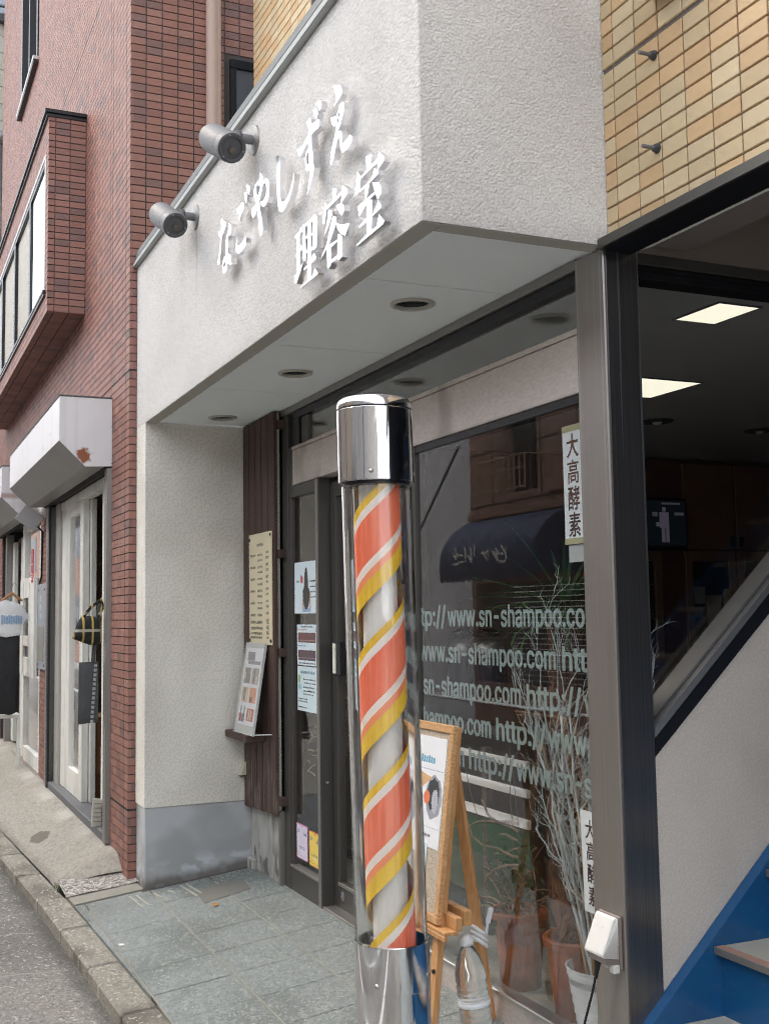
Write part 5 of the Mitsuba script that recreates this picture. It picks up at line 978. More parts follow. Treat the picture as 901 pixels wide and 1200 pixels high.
tp[0] = np.array([0.84, 3.45, 0.36])
part(YP, 'trunk', tube(CubicSpline(range(5), np.array(tp))(np.linspace(0, 4, 30)), 0.060 + 0.007 * np.sin(np.arange(30) * 2.1), 14), 'trunk', True)
fib = []
for i in range(260):
    t = rr.uniform(0, 4); o = CubicSpline(range(5), np.array(tp))(t); a = rr.uniform(0, 6.28)
    d = np.array([math.cos(a), math.sin(a), 0])
    fib.append(tube([o + d * 0.052, o + d * 0.070 + [0, 0, rr.uniform(0.02, 0.05)], o + d * rr.uniform(0.065, 0.09) + [0, 0, rr.uniform(0.05, 0.11)]], [0.003, 0.0025, 0.001], 3, False))
part(YP, 'trunk_fibre', cat(fib), 'trunk', kind='stuff')
top = np.array([0.97, 3.67, 1.55])
for i in range(46):
    a = rr.uniform(0, 6.28); el_ = rr.uniform(-0.35, 1.1); L = rr.uniform(0.34, 0.58)
    d = np.array([math.cos(a) * math.cos(el_), math.sin(a) * math.cos(el_), math.sin(el_)])
    s = np.cross(d, [0, 0, 1]); s /= np.linalg.norm(s)
    vs = []; 
    for t in np.linspace(0, 1, 7):
        o = top + d * L * t - np.array([0, 0, 0.22 * L * t * t]); o[0] = max(o[0], 0.69)
        w = 0.011 * (1 - t) ** 0.6 * (0.5 + min(1, t * 4) * 0.5) + 0.0006
        vs += [o - s * w, o + [0, 0, 0.25 * w], o + s * w]
    fs = []
    for q in range(6):
        b = q * 3
        for e in (0, 1): fs += [[b + e, b + e + 1, b + e + 4], [b + e, b + e + 4, b + e + 3]]
    part(YP, 'leaf', trimesh.Trimesh(vs, fs, process=False), 'leaf')
BR = thing('branch_pot', 'white ribbed pot holding pale bare branches and bamboo canes behind the shop window', 'potted branches')
c3 = (0.80, 3.235, 0.15)
pot(BR, c3, 0.086, 0.124, 0.215, m='satin', col=(0.66, 0.685, 0.69), ribs=7)
part(BR, 'soil', lathe([(0, 0.165), (0.09, 0.168)], 24, c3), 'paint', col=(0.18, 0.15, 0.12))
def twiggy(p, d, L, r, depth, r_, acc):
    n = 8; pts = wander(p, d, L, n, 0.10 if depth == 0 else 0.2, r_)
    acc.append(tube(pts, np.linspace(r, r * 0.45, n + 1), 5 if depth == 0 else 3, False))
    if depth >= 3: return
    for i in range(2, n + 1):
        if r_.random() < (0.8 if depth < 2 else 0.6):
            t = np.array(pts[i]) - np.array(pts[i - 1]); t /= np.linalg.norm(t)
            s = np.array([r_.gauss(0, 0.5), r_.gauss(0, 0.8), r_.gauss(0.25, 0.35)])
            twiggy(pts[i], t + 0.75 * s, L * r_.uniform(0.22, 0.42), r * 0.5, depth + 1, r_, acc)
r4 = random.Random(12)
for i in range(19):
    acc = []
    a = r4.uniform(0, 6.28)
    d = (0.10 * math.cos(a) - 0.02, 0.16 * math.sin(a) + (0.22 if i % 3 == 0 else 0.0), 1.0)
    twiggy((c3[0] + 0.035 * math.cos(a), c3[1] + 0.05 * math.sin(a), 0.33), d, r4.uniform(0.55, 0.98), 0.0062, 0, r4, acc)
    part(BR, 'branch', cat(acc), 'paint', True, col=(0.50, 0.55, 0.545))
for a, b in (((0.76, 3.27, 0.32), (0.80, 3.58, 1.05)), ((0.745, 3.21, 0.32), (0.77, 3.33, 0.95)), ((0.75, 3.13, 0.32), (0.76, 3.11, 0.90))):
    part(BR, 'cane', tube([np.array(a) + (np.array(b) - np.array(a)) * t for t in np.linspace(0, 1, 10)], [0.0065, 0.0058, 0.0062, 0.0055, 0.006, 0.0054, 0.0058, 0.005, 0.0055, 0.005], 7), 'paint', True, col=(0.33, 0.22, 0.11))
FM = solo('floor_mat', 'black rubber floor mat inside the shop behind the easel', 'mat', cbox(1.06, 1.9, 4.16, 6.3, 0.151, 0.160, 0.003), 'mat_black')
DV = thing('straw_vase', 'tall brown vase of dried straw just inside the sliding door', 'vase')
vc = (0.95, 5.40, 0.15)
part(DV, 'vase', lathe([(0, 0), (0.075, 0), (0.08, 0.05), (0.07, 0.3), (0.075, 0.42), (0.085, 0.46), (0.075, 0.462)], 30, vc), 'pot_clay', 30)
st = []
for i in range(110):
    a = rr.uniform(0, 6.28); q = rr.uniform(0, 0.2)
    st.append(tube([(vc[0] + 0.04 * math.cos(a), vc[1] + 0.04 * math.sin(a), 0.5), (vc[0] + (0.05 + q * .4) * math.cos(a), vc[1] + (0.05 + q * .4) * math.sin(a), 0.85), (vc[0] + (0.06 + q) * math.cos(a), vc[1] + (0.06 + q) * math.sin(a), rr.uniform(1.0, 1.25))], [0.003, 0.002, 0.001], 3, False))
part(DV, 'straw', cat(st), 'paint', col=(0.33, 0.26, 0.14), kind='stuff')
DF = thing('dried_flowers', 'bunch of pale dried flowers hanging behind the glass beside the door', 'dried flowers')
st = []
for i in range(260):
    p = np.array([0.82, 5.72, 0.92]) + np.array([rr.gauss(0, 0.05), rr.gauss(0, 0.09), rr.gauss(0, 0.09)])
    d = np.array([rr.gauss(0, 1), rr.gauss(0, 1), rr.gauss(0, 1)]); d *= 0.028 / np.linalg.norm(d)
    st.append(tube([p - d, p + [0, 0, .004], p + d], 0.0022, 3, False))
part(DF, 'spray', cat(st), 'paint', col=(0.46, 0.40, 0.26), kind='stuff')
part(DF, 'stem', tube([(0.83, 5.70, 0.92), (0.84, 5.68, 0.55), (0.84, 5.68, 0.151)], 0.012, 8), 'trunk')
GV = solo('room_divider', 'low grey divider standing behind the side glass inside the shop', 'divider', cbox(0.95, 0.97, 5.50, 5.70, 0.45, 0.98, 0.003), 'paint', col=(0.24, 0.235, 0.22))
# furniture at the back of the shop
CA = thing('wall_cabinet', 'dark brown built-in cabinet with glazed doors on the far wall inside the shop', 'cabinet')
part(CA, 'carcass', cat(bx(3.0, 4.9, 6.53, 6.6, 0.151, 2.58)), 'paint', col=(0.14, 0.072, 0.05))
for x0, x1 in ((3.83, 4.28), (4.30, 4.80)):
    d_ = part(CA, 'door', cbox(x0, x1, 6.505, 6.529, 1.95, 2.56, 0.003), 'satin', col=(0.24, 0.14, 0.095))
    part(d_, 'handle', cbox(x1 - 0.05 if x0 < 4 else x0 + 0.012, x1 - 0.012 if x0 < 4 else x0 + 0.05, 6.495, 6.504, 1.97, 2.04, 0.002), 'black_frame')
for x0, x1 in ((3.10, 3.62), (3.83, 4.28), (4.30, 4.80)):
    d_ = part(CA, 'glazed_door', cat(cbox(x0, x0 + .06, 6.505, 6.529, 1.15, 1.935, 0.003), cbox(x1 - .06, x1, 6.505, 6.529, 1.15, 1.935, 0.003), cbox(x0 + .06, x1 - .06, 6.505, 6.529, 1.86, 1.935, 0.003), cbox(x0 + .06, x1 - .06, 6.505, 6.529, 1.15, 1.21, 0.003)), 'satin', col=(0.24, 0.14, 0.095))
    part(d_, 'back', bx(x0 + .06, x1 - .06, 6.524, 6.5285, 1.21, 1.86), 'paint', col=(0.02, 0.02, 0.022))
for i, (x, z, w, h, c) in enumerate(((3.95, 1.62, 0.09, 0.12, (0.32, 0.30, 0.26)), (4.07, 1.52, 0.12, 0.2, (0.36, 0.33, 0.27)), (3.93, 1.50, 0.08, 0.07, (0.2, 0.22, 0.24)), (4.19, 1.60, 0.05, 0.12, (0.34, 0.30, 0.22)), (4.42, 1.66, 0.08, 0.13, (0.2, 0.22, 0.23)), (3.24, 1.60, 0.08, 0.14, (0.15, 0.22, 0.33)))):
    solo('shelf_box', ['cream packet on the cabinet shelf behind the left glazed door', 'tallest cream packet behind the middle glazed door', 'small grey packet low on the cabinet shelf', 'narrow tan packet at the edge of the middle glazed door', 'grey packet behind the right glazed door', 'blue packet behind the leftmost glazed door'][i], 'packet', cbox(x - w / 2, x + w / 2, 6.510, 6.522, z - h / 2, z + h / 2, 0.002), 'paint', col=c)
TV = thing('television', 'small wall television showing a ball game inside the dark shop', 'television')
part(TV, 'housing', cbox(3.36, 3.80, 6.44, 6.50, 1.94, 2.30, 0.006), 'black_frame')
def lit(k, mesh, c):
    kk = uniq(k); scene[kk] = ply(mesh, {'type': 'diffuse', 'reflectance': rgb((0.02, 0.02, 0.02))}, False, emitter={'type': 'area', 'radiance': rgb(c)}); return kk
lit(TV + '__screen', bx(3.385, 3.785, 6.4375, 6.4395, 1.965, 2.28), (0.0002, 0.0003, 0.0004))
lit(TV + '__screen_player', cat(bx(3.56, 3.64, 6.4365, 6.4374, 2.09, 2.20), bx(3.575, 3.605, 6.4365, 6.4374, 1.99, 2.09), bx(3.612, 3.64, 6.4365, 6.4374, 1.99, 2.09), bx(3.53, 3.56, 6.4365, 6.4374, 2.10, 2.13), bx(3.585, 3.615, 6.4365, 6.4374, 2.205, 2.235)), (0.0045, 0.004, 0.0055))
lit(TV + '__screen_print', cat(bx(3.50, 3.545, 6.4365, 6.4374, 2.17, 2.20), bx(3.69, 3.77, 6.4365, 6.4374, 2.18, 2.20), bx(3.58, 3.74, 6.4365, 6.4374, 2.255, 2.268)), (0.003, 0.0032, 0.0035))
# side board with jars, and the reflected clutter near the window
SBD = thing('side_counter', 'low dark counter with a thin white edge inside the shop behind the lettering', 'counter')
part(SBD, 'top', cbox(1.70, 2.3, 4.5, 6.45, 1.016, 1.036, 0.003), 'paint', col=(0.12, 0.08, 0.055))
part(SBD, 'edge', cbox(1.692, 1.6995, 3.0, 6.45, 1.022, 1.034, 0.001), 'paint', col=(0.80, 0.80, 0.78))
part(SBD, 'body', bx(1.72, 2.28, 4.52, 6.43, 0.151, 1.015), 'paint', col=(0.05, 0.038, 0.03))
for i, y in enumerate((5.88, 6.16)):
    j = thing('glass_jar', ['grey lidded jar on the counter inside, the nearer of two', 'grey lidded jar on the counter inside, the further of two'][i], 'jar')
    part(j, 'body', lathe([(0, 0), (0.10, 0), (0.112, 0.03), (0.112, 0.16), (0.10, 0.22)], 30, (1.86, y, 1.037)), 'gloss', True, col=(0.03, 0.04, 0.07))
    part(j, 'shoulder', lathe([(0.101, 0.22), (0.115, 0.235), (0.112, 0.30), (0.07, 0.345), (0.0, 0.35)], 30, (1.86, y, 1.037)), 'alu_light', True)
    part(j, 'lid', lathe([(0.068, 0.346), (0.07, 0.37), (0.04, 0.39), (0.0, 0.392)], 30, (1.86, y, 1.037)), 'satin', True, col=(0.03, 0.03, 0.03))
RK = thing('white_rack', 'low rack of three white boards inside the shop behind the easel', 'rack')
for z0, z1 in ((0.893, 0.921), (0.777, 0.808), (0.652, 0.688)):
    part(RK, 'board', cbox(0.995, 1.015, 4.03, 5.25, z0, z1, 0.002), 'paint', col=(0.80, 0.80, 0.78))
for y in (4.40, 5.20):
    part(RK, 'post', cbox(1.016, 1.05, y, y + 0.04, 0.151, 0.94, 0.002), 'paint', col=(0.10, 0.08, 0.065))
part(RK, 'lower_panel', bx(1.017, 1.03, 4.05, 5.20, 0.30, 0.645), 'paint', col=(0.035, 0.07, 0.04))
# ------------------------------------------------------------------ neighbouring red brick-tiled building
XB, YB = -0.045, 6.79
BB = thing('brick_building', 'red-brown brick-tiled building with a bay window beside the white shop', 'building')
GR = 0.0062
holes = [sbox(7.43, -1, 10.16, 2.50), sbox(10.80, -1, 14.2, 2.56), sbox(11.37, 7.13, 12.80, 9.1)]
body = sbox(YB + GR, -0.2, 14.9, 11.0)
wallpoly = body
for h in holes: wallpoly = wallpoly.difference(h)
WA = part(BB, 'wall', cat(extr(wallpoly, XB + GR, 0.30, 'x'), bx(0.301, 3.0, YB + GR, 14.9, -0.2, 11.0) if False else bx(0.30, 3.0, YB + GR, YB + 0.2, -0.2, 11.0)), 'grout')
part(BB, 'back_volume', bx(1.6, 3.0, YB + 0.21, 14.9, -0.2, 11.0), 'grout')
rt = np.array([(0.265, 0.126, 0.100), (0.280, 0.135, 0.107), (0.24, 0.116, 0.095), (0.29, 0.150, 0.122), (0.19, 0.108, 0.097)])
def rtone(): return rt[rng.choice([0, 0, 1, 1, 2, 3, 4])] * rng.uniform(0.92, 1.06)
SV, SF, SC = [], [], []
SN = 0
def stuff_box(x0, x1, y0, y1, z0, z1, c):
    global SN
    v = np.array([[x, y, z] for x in (x0, x1) for y in (y0, y1) for z in (z0, z1)])
    f = np.array([[0, 1, 3], [0, 3, 2], [4, 6, 7], [4, 7, 5], [0, 4, 5], [0, 5, 1], [2, 3, 7], [2, 7, 6], [0, 2, 6], [0, 6, 4], [1, 5, 7], [1, 7, 3]])
    SV.append(v); SF.append(f + SN); SC.append(np.tile(c, (8, 1))); SN += 8
zj = (0.413, 3.020, 5.870, 8.72)     # horizontal movement joints
zs, z = [], -0.037
while z < 10.9:
    zn = z + 0.050
    for j in zj:
        if z < j < zn + 0.001: zn = j
    if zn - z > 0.02: zs.append((z, zn - (0.014 if any(abs(zn - j) < 1e-6 for j in zj) else GR)))
    z = zn
yc_ = [YB, 6.912] + [6.922 + 0.1053 * i for i in range(5)]
ycols = [(YB, 6.905), (6.918, 7.020), (7.0255, 7.127), (7.1325, 7.234), (7.2395, 7.343), (7.357, 7.425)]
y = 7.43
while y < 14.85:
    ycols.append((y + GR, y + 0.1)); y += 0.1
for z0, z1 in zs:
    for y0, y1 in ycols:
        cy, cz = (y0 + y1) / 2, (z0 + z1) / 2
        if any(h.buffer(0.03).contains(Point(cy, cz)) for h in holes): continue
        if 8.42 < cy < 14.0 and 3.77 < cz < 5.26: continue
        if 7.34 < cy < 10.23 and 2.48 < cz < 2.92: continue
        stuff_box(XB, XB + 0.02, y0, y1, z0, z1, rtone() * (0.97 + 0.06 * rng.random()))
xcols = [(XB, XB + 0.0930)] + [(XB + 0.1 * i, XB + 0.1 * i + 0.0930) for i in range(1, 12)]
for z0, z1 in zs:
    for i, (x0, x1) in enumerate(xcols):
        if x1 > 0.60 and z0 < 5.07 and z0 > 3.8: continue
        c = rtone()
        if i < 5 and 3.55 < z0 < 5.45 and (z0 - 3.70) > (x0 - 0.2) * 0.2 - 0.3:
            part(WA, 'tile', cbox(x0, x1, YB, YB + 0.02, z0, z1, 0.0015), 'red_tile', col=c)
        else:
            stuff_box(x0 + (0.0004 if i == 0 else 0), x1, YB + 0.0002, YB + 0.02, z0, z1, c)
for ya_, yb_ in ((6.9055, 6.9175), (7.3435, 7.3565)):
    part(WA, 'joint_sealant', bx(XB + 0.001, XB + 0.01, ya_, yb_, 0.0, 10.9), 'dark_gap')
for z_ in zj:
    part(WA, 'joint_sealant', bx(XB + 0.001, XB + 0.01, YB + 0.002, 14.85 if z_ > 5 else 7.33, z_ - 0.0135, z_ - 0.0005), 'dark_gap')
# bay window on the upper floor
BX, BY, BZ0, BZ1 = -0.318, 8.415, 3.765, 5.25
bay = part(BB, 'bay_window', bx(BX + 0.03, XB + 0.01, BY + GR, 14.0, BZ0 + GR, BZ1), 'grout')
for k_ in range(30):
    z0 = BZ0 + 0.0495 * k_
    if z0 + 0.0425 > BZ1: break
    for x0, x1 in ((BX, BX + 0.047), (BX + 0.0525, BX + 0.153), (BX + 0.1585, XB - 0.004)):
        part(bay, 'tile', cbox(x0, x1, BY, BY + 0.02, z0, z0 + 0.0425, 0.0015), 'red_tile', col=rtone())
    for j in range(56):
        y0 = BY + 0.02 + 0.1 * j
        if j > 0 and 0.16 < z0 - BZ0 < 1.21: continue
        stuff_box(BX + 0.0002, BX + 0.03, max(y0, BY + 0.0202), y0 + 0.0945, z0, z0 + 0.044, rtone())
for i in range(3):
    for j in range(56):
        x0 = (BX + 0.0, BX + 0.0525, BX + 0.1585)[i]; x1 = (BX + 0.047, BX + 0.153, XB - 0.004)[i]
        stuff_box(x0 + 0.001, x1, BY + 0.001 + 0.1 * j, BY + 0.0955 + 0.1 * j, BZ0 - 0.004, BZ0 + 0.004, rtone() * 0.85)
part(bay, 'flashing', cat(cbox(BX - 0.03, XB - 0.001, BY - 0.022, 14.02, BZ1 + 0.004, BZ1 + 0.034, 0.003), cbox(BX - 0.016, XB - 0.001, BY - 0.008, 14.02, BZ1 - 0.022, BZ1 + 0.0035, 0.002)), 'black_frame')
part(bay, 'window_sill', cat(cbox(BX - 0.022, BX + 0.02, BY + 0.09, 13.9, 3.918, 3.942, 0.003), cbox(BX - 0.016, BX + 0.02, BY + 0.09, 13.9, 3.895, 3.917, 0.003)), 'black_frame')
part(bay, 'window_frame', cat(cbox(BX - 0.008, BX + 0.028, BY + 0.115, 13.9, 4.955, 4.985, 0.003), cbox(BX - 0.008, BX + 0.028, BY + 0.115, 13.9, 3.944, 3.962, 0.003), cbox(BX - 0.008, BX + 0.028, BY + 0.115, BY + 0.15, 3.963, 4.954, 0.003)), 'alu_light')
yy = [BY + 0.15, 9.50, 10.62, 11.75, 12.9, 13.9]
for i, (a, b) in enumerate(zip(yy, yy[1:])):
    s = part(bay, 'window', cat(cbox(BX - 0.004, BX + 0.026, a, a + 0.03, 3.963, 4.954, 0.002), cbox(BX - 0.004, BX + 0.026, b - 0.06, b - 0.002, 3.963, 4.954, 0.002), cbox(BX - 0.003, BX + 0.026, a + 0.03, b - 0.06, 4.915, 4.954, 0.002)), 'black_frame')
    if i == 0: part(s, 'pane', sheet(sbox(a + 0.03, 3.963, b - 0.06, 4.915), BX + 0.008), 'glass')
    part(s, 'curtain', bx(BX + 0.024, BX + 0.0285, a + 0.03, b - 0.06, 3.963, 4.915), 'paint', col=(0.62, 0.68, 0.74) if i == 0 else (0.40, 0.375, 0.33))
# upper window
uwn = part(BB, 'window', cat(cbox(XB - 0.012, 0.05, 11.36, 11.45, 7.14, 9.1, 0.003), cbox(XB - 0.012, 0.05, 12.70, 12.81, 7.14, 9.1, 0.003), cbox(XB - 0.012, 0.05, 12.02, 12.10, 7.14, 9.1, 0.003)), 'black_frame')
part(uwn, 'sill', cbox(XB - 0.055, 0.06, 11.34, 12.83, 7.085, 7.125, 0.003), 'alu_light')
part(uwn, 'sill_drip', cbox(XB - 0.05, 0.06, 11.34, 12.83, 7.055, 7.084, 0.003), 'black_frame')
part(uwn, 'pane', sheet(sbox(11.45, 7.126, 12.70, 9.1), 0.0), 'glass')
part(uwn, 'curtain', bx(0.03, 0.034, 11.45, 12.70, 7.126, 9.1), 'paint', col=(0.66, 0.67, 0.69))
# small dark window and rain pipe on the side wall
swn = part(BB, 'side_window', cat(cbox(0.585, 0.625, 6.77, 6.80, 3.9, 5.02, 0.003), cbox(0.585, 1.1, 6.77, 6.80, 5.021, 5.08, 0.003)), 'black_frame')
part(swn, 'pane', bx(0.625, 1.1, 6.785, 6.789, 3.9, 5.02), 'satin', col=(0.07, 0.075, 0.085))
part(BB, 'rain_pipe', tube([(0.465, 6.735, 3.72), (0.465, 6.735, 9.5)], 0.048, 20), 'satin', True, col=(0.40, 0.285, 0.235))
part(BB + '__rain_pipe', 'joint', tube([(0.465, 6.735, 4.53), (0.465, 6.735, 4.56)], 0.053, 20), 'satin', True, col=(0.38, 0.265, 0.215))
# tiles too small to tell apart: the street front of the same wall
part(WA, 'tile', trimesh.Trimesh(np.vstack(SV), np.vstack(SF), process=False), 'red_tile', col=np.vstack(SC), kind='stuff')

# shutter housings above the shop fronts
def housing(y0, y1, label, joints):
    h = thing('shutter_housing', label, 'shutter housing', 'white shutter housings on the brick front')
    xf = -0.374
    core = [(XB - 0.001, 2.925), (xf + 0.004, 2.925), (xf + 0.004, 2.647), (-0.215, 2.491), (XB - 0.001, 2.499)]
    part(h, 'core', extr(core, y0 + 0.004, y1 - 0.004, 'y'), 'dark_gap')
    part(h, 'end_plate', extr([(XB - 0.001, 2.930), (xf, 2.930), (xf, 2.645), (-0.213, 2.486), (XB - 0.001, 2.494)], y0, y0 + 0.0038, 'y'), 'white_paint')
    ed = [y0 + 0.004] + joints + [y1]
    for a, b in zip(ed, ed[1:]):
        part(h, 'front_panel', cbox(xf - 0.001, xf + 0.0035, a + 0.001, b - 0.002, 2.647, 2.928, 0.0008), 'white_paint')
        part(h, 'lower_panel', extr([(xf - 0.0005, 2.6455), (-0.2135, 2.4865), (-0.211, 2.4895), (xf + 0.003, 2.6485)], a + 0.001, b - 0.002, 'y'), 'alu_grey')
        part(h, 'bottom_panel', extr([(-0.212, 2.4865), (-0.09, 2.4905), (-0.09, 2.4935), (-0.212, 2.4895)], a + 0.001, b - 0.002, 'y'), 'alu_grey')
    part(h, 'top_seal', cbox(xf - 0.006, XB - 0.001, y0 - 0.004, y1, 2.931, 2.941, 0.002), 'lamp_dark')
    part(h, 'shutter_slot', bx(-0.088, XB - 0.002, y0 + 0.01, y1, 2.484, 2.4985), 'dark_gap')
housing(7.33, 10.24, 'rust-spotted white metal shutter housing over the nearer shop front', [7.72, 8.87])
housing(10.95, 14.3, 'white metal shutter housing over the further shop front, at the left edge', [12.3])

# nearer shop front
FS = thing('storefront', 'white-framed glazed shop front with its sliding door half open under the shutter housing', 'shop front')
part(FS, 'rail_post', cbox(XB - 0.03, XB + 0.03, 7.335, 7.428, 0.12, 2.484, 0.004), 'alu_grey')
part(FS, 'shutter_rail', cat(cbox(XB - 0.028, 0.03, 10.09, 10.185, 0.10, 2.484, 0.004)), 'alu_grey')
part(FS, 'shutter_rail_groove', bx(XB - 0.0295, XB - 0.010, 10.005, 10.085, 0.10, 2.48), 'black_frame')
part(FS, 'rail_cover', cbox(-0.02, 0.06, 9.78, 10.0, 0.15, 2.49, 0.004), 'satin', col=(0.40, 0.385, 0.355))
riv = [lathe([(0, .004), (.007, .003), (.008, 0)], 8, (-0.02, y, z), (-1, 0, 0)) for z in (0.4, 0.9, 1.4, 1.9, 2.3) for y in (9.82, 9.95)]
part(FS, 'rivets', cat(riv), 'alu_grey', True)
part(FS, 'head_rail', cat(cbox(-0.004, 0.07, 7.44, 9.78, 2.42, 2.488, 0.003)), 'white_wood')
part(FS, 'jamb', cbox(0.0, 0.07, 7.44, 7.91, 0.17, 2.419, 0.004), 'white_wood')
fx = part(FS, 'fixed_leaf', cat(cbox(0.003, 0.05, 9.36, 9.775, 0.17, 2.419, 0.004), cbox(0.003, 0.05, 8.72, 8.86, 0.17, 2.419, 0.004), cbox(0.004, 0.05, 8.86, 9.36, 0.17, 0.36, 0.004), cbox(0.004, 0.05, 8.86, 9.36, 2.33, 2.419, 0.004)), 'white_wood')
part(fx, 'pane', sheet(sbox(8.86, 0.36, 9.36, 2.33), 0.025), 'glass')
part(fx, 'shelf_unit', bx(0.15, 0.40, 10.0, 10.15, 0.17, 1.3), 'paint', col=(0.19, 0.16, 0.13))
sl_ = part(FS, 'sliding_leaf', cat(cbox(0.055, 0.095, 8.66, 8.84, 0.17, 2.419, 0.004), cbox(0.055, 0.095, 9.6, 9.75, 0.17, 2.419, 0.004), cbox(0.055, 0.095, 8.84, 9.6, 0.17, 0.36, 0.004)), 'white_wood')
part(sl_, 'pane', sheet(sbox(8.84, 0.36, 9.6, 2.4), 0.07), 'glass')
part(FS, 'sill', cbox(XB - 0.02, 0.14, 7.43, 10.0, -0.1, 0.169, 0.006), 'paint', col=(0.12, 0.125, 0.135))
part(FS, 'room', cat(bx(1.2, 1.25, 7.0, 10.8, 0, 2.6), bx(0.08, 1.2, 10.2, 10.25, 0, 2.6), bx(0.15, 1.2, 7.0, 7.05, 0, 2.6), bx(0.14, 1.2, 7.0, 10.8, 2.5, 2.55), bx(0.145, 1.2, 7.0, 10.8, 0.0, 0.16)), 'paint', col=(0.16, 0.12, 0.10))
HG = thing('coat_hanger', 'dark wooden coat hanger hanging inside the half-open shop door', 'hanger')
part(HG, 'arm', tube([(0.10, 8.72, 1.90), (0.16, 8.72, 1.97), (0.22, 8.72, 1.90)], [0.01, 0.014, 0.01], 8), 'paint', True, col=(0.10, 0.045, 0.03))
part(HG, 'hook', tube([(0.16, 8.72, 1.97), (0.16, 8.72, 2.03), (0.175, 8.72, 2.06), (0.165, 8.72, 2.09)], 0.004, 6), 'lamp_grey', True)
WC = thing('wooden_chest', 'orange-brown wooden chest seen through the half-open shop door', 'chest')
part(WC, 'body', cbox(0.11, 0.42, 8.80, 9.25, 0.36, 0.78, 0.005), 'paint', col=(0.30, 0.155, 0.075))
part(WC, 'drawer', cbox(0.125, 0.405, 8.79, 8.80, 0.58, 0.76, 0.003), 'paint', col=(0.33, 0.17, 0.08))
part(WC, 'drawer', cbox(0.125, 0.405, 8.79, 8.80, 0.38, 0.565, 0.003), 'paint', col=(0.33, 0.17, 0.08))
part(WC, 'leg', bx(0.12, 0.17, 8.82, 8.87, 0.16, 0.36), 'paint', col=(0.2, 0.1, 0.05))
# bags by the door
def pillow(pts_xz, y0, thick, n=9):
    """soft bag: outline in (x, z), bulging in y"""
    q = Polygon(pts_xz).buffer(0); vs, fs = [], []
    cx, cz = q.centroid.x, q.centroid.y
    out = np.array(q.exterior.coords[:-1]); dense = []
    for a, b in zip(out, np.roll(out, -1, 0)):
        for t in np.linspace(0, 1, 5)[:-1]: dense.append(a + (b - a) * t)
    dense = np.array(dense); m = len(dense)
    for sgn in (-1, 1):
        base = len(vs)
        for k in range(n):
            s = 1 - k / (n - 1) * 0.999
            p = np.array([cx, cz]) + (dense - [cx, cz]) * s
            h = thick * math.sqrt(max(0, 1 - s ** 2)) ** 0.8
            wob = 0.006 * (meshkit.noise(np.c_[p * 25, np.full(m, 3.0 + sgn)]) - 0.5)
            for (x, z), w in zip(p, wob): vs.append([x, y0 + sgn * (h + w), z])
        for k in range(n - 1):
            for j in range(m):
                a, b = base + k * m + j, base + k * m + (j + 1) % m
                c, d = base + (k + 1) * m + j, base + (k + 1) * m + (j + 1) % m
                fs += [[a, b, d], [a, d, c]] if sgn > 0 else [[a, d, b], [a, c, d]]
    return trimesh.Trimesh(vs, fs, process=False)
PBAG = thing('plaid_bag', 'black and yellow plaid bag hanging by the open door of the shop front', 'bag')
part(PBAG, 'body', pillow([(-0.242, 1.395), (-0.215, 1.48), (-0.185, 1.535), (-0.13, 1.54), (-0.062, 1.53), (-0.056, 1.36), (-0.115, 1.345), (-0.18, 1.37)], 7.62, 0.06), 'plaid', True)
part(PBAG, 'handle', tube([(-0.17, 7.62, 1.535), (-0.12, 7.61, 1.60), (-0.055, 7.60, 1.65), (-0.048, 7.60, 1.60), (-0.07, 7.62, 1.53)], 0.010, 8), 'plaid', True)
TB = thing('tote_bag', 'dark grey tote bag with a light printed strap hanging under the plaid bag', 'bag')
part(TB, 'body', pillow([(-0.19, 1.238), (-0.192, 0.835), (-0.13, 0.842), (-0.064, 0.845), (-0.064, 1.24)], 7.66, 0.022), 'paint', True, col=(0.058, 0.06, 0.065))
part(TB, 'strap', tube([(-0.10, 7.655, 1.24), (-0.085, 7.655, 1.42), (-0.060, 7.655, 1.62)], [0.014, 0.014, 0.012], 6), 'paint', True, col=(0.06, 0.06, 0.065))
part(TB, 'stripe', cat(*[beam_between((-0.086 - 0.022 * t, 7.634, 1.225 - 0.36 * t), (-0.0875 - 0.022 * t, 7.634, 1.205 - 0.36 * t), 0.020, 0.002, (1, 0, 0)) for t in np.linspace(0, 1, 13)]), 'paint', col=(0.30, 0.31, 0.32))
SS = thing('small_sign', 'small carved pale sign standing on the sill by the brick wall', 'sign')
sgm = extr(Polygon([(-0.095, 0.172), (-0.015, 0.172), (-0.005, 0.335), (-0.085, 0.350)]), 7.70, 7.725, 'y')
part(SS, 'slab', sgm, 'satin', col=(0.42, 0.40, 0.36))
part(SS, 'relief', cat(*[beam_between((-0.085 + 0.002 * i, 7.698, 0.205 + 0.028 * i), (-0.022 + 0.003 * i, 7.698, 0.20 + 0.028 * i), 0.008, 0.005) for i in range(5)]), 'satin', col=(0.20, 0.19, 0.17))
part(SS, 'back', cbox(-0.03, 0.0, 7.68, 7.76, 0.171, 0.30, 0.003), 'satin', col=(0.03, 0.03, 0.032))
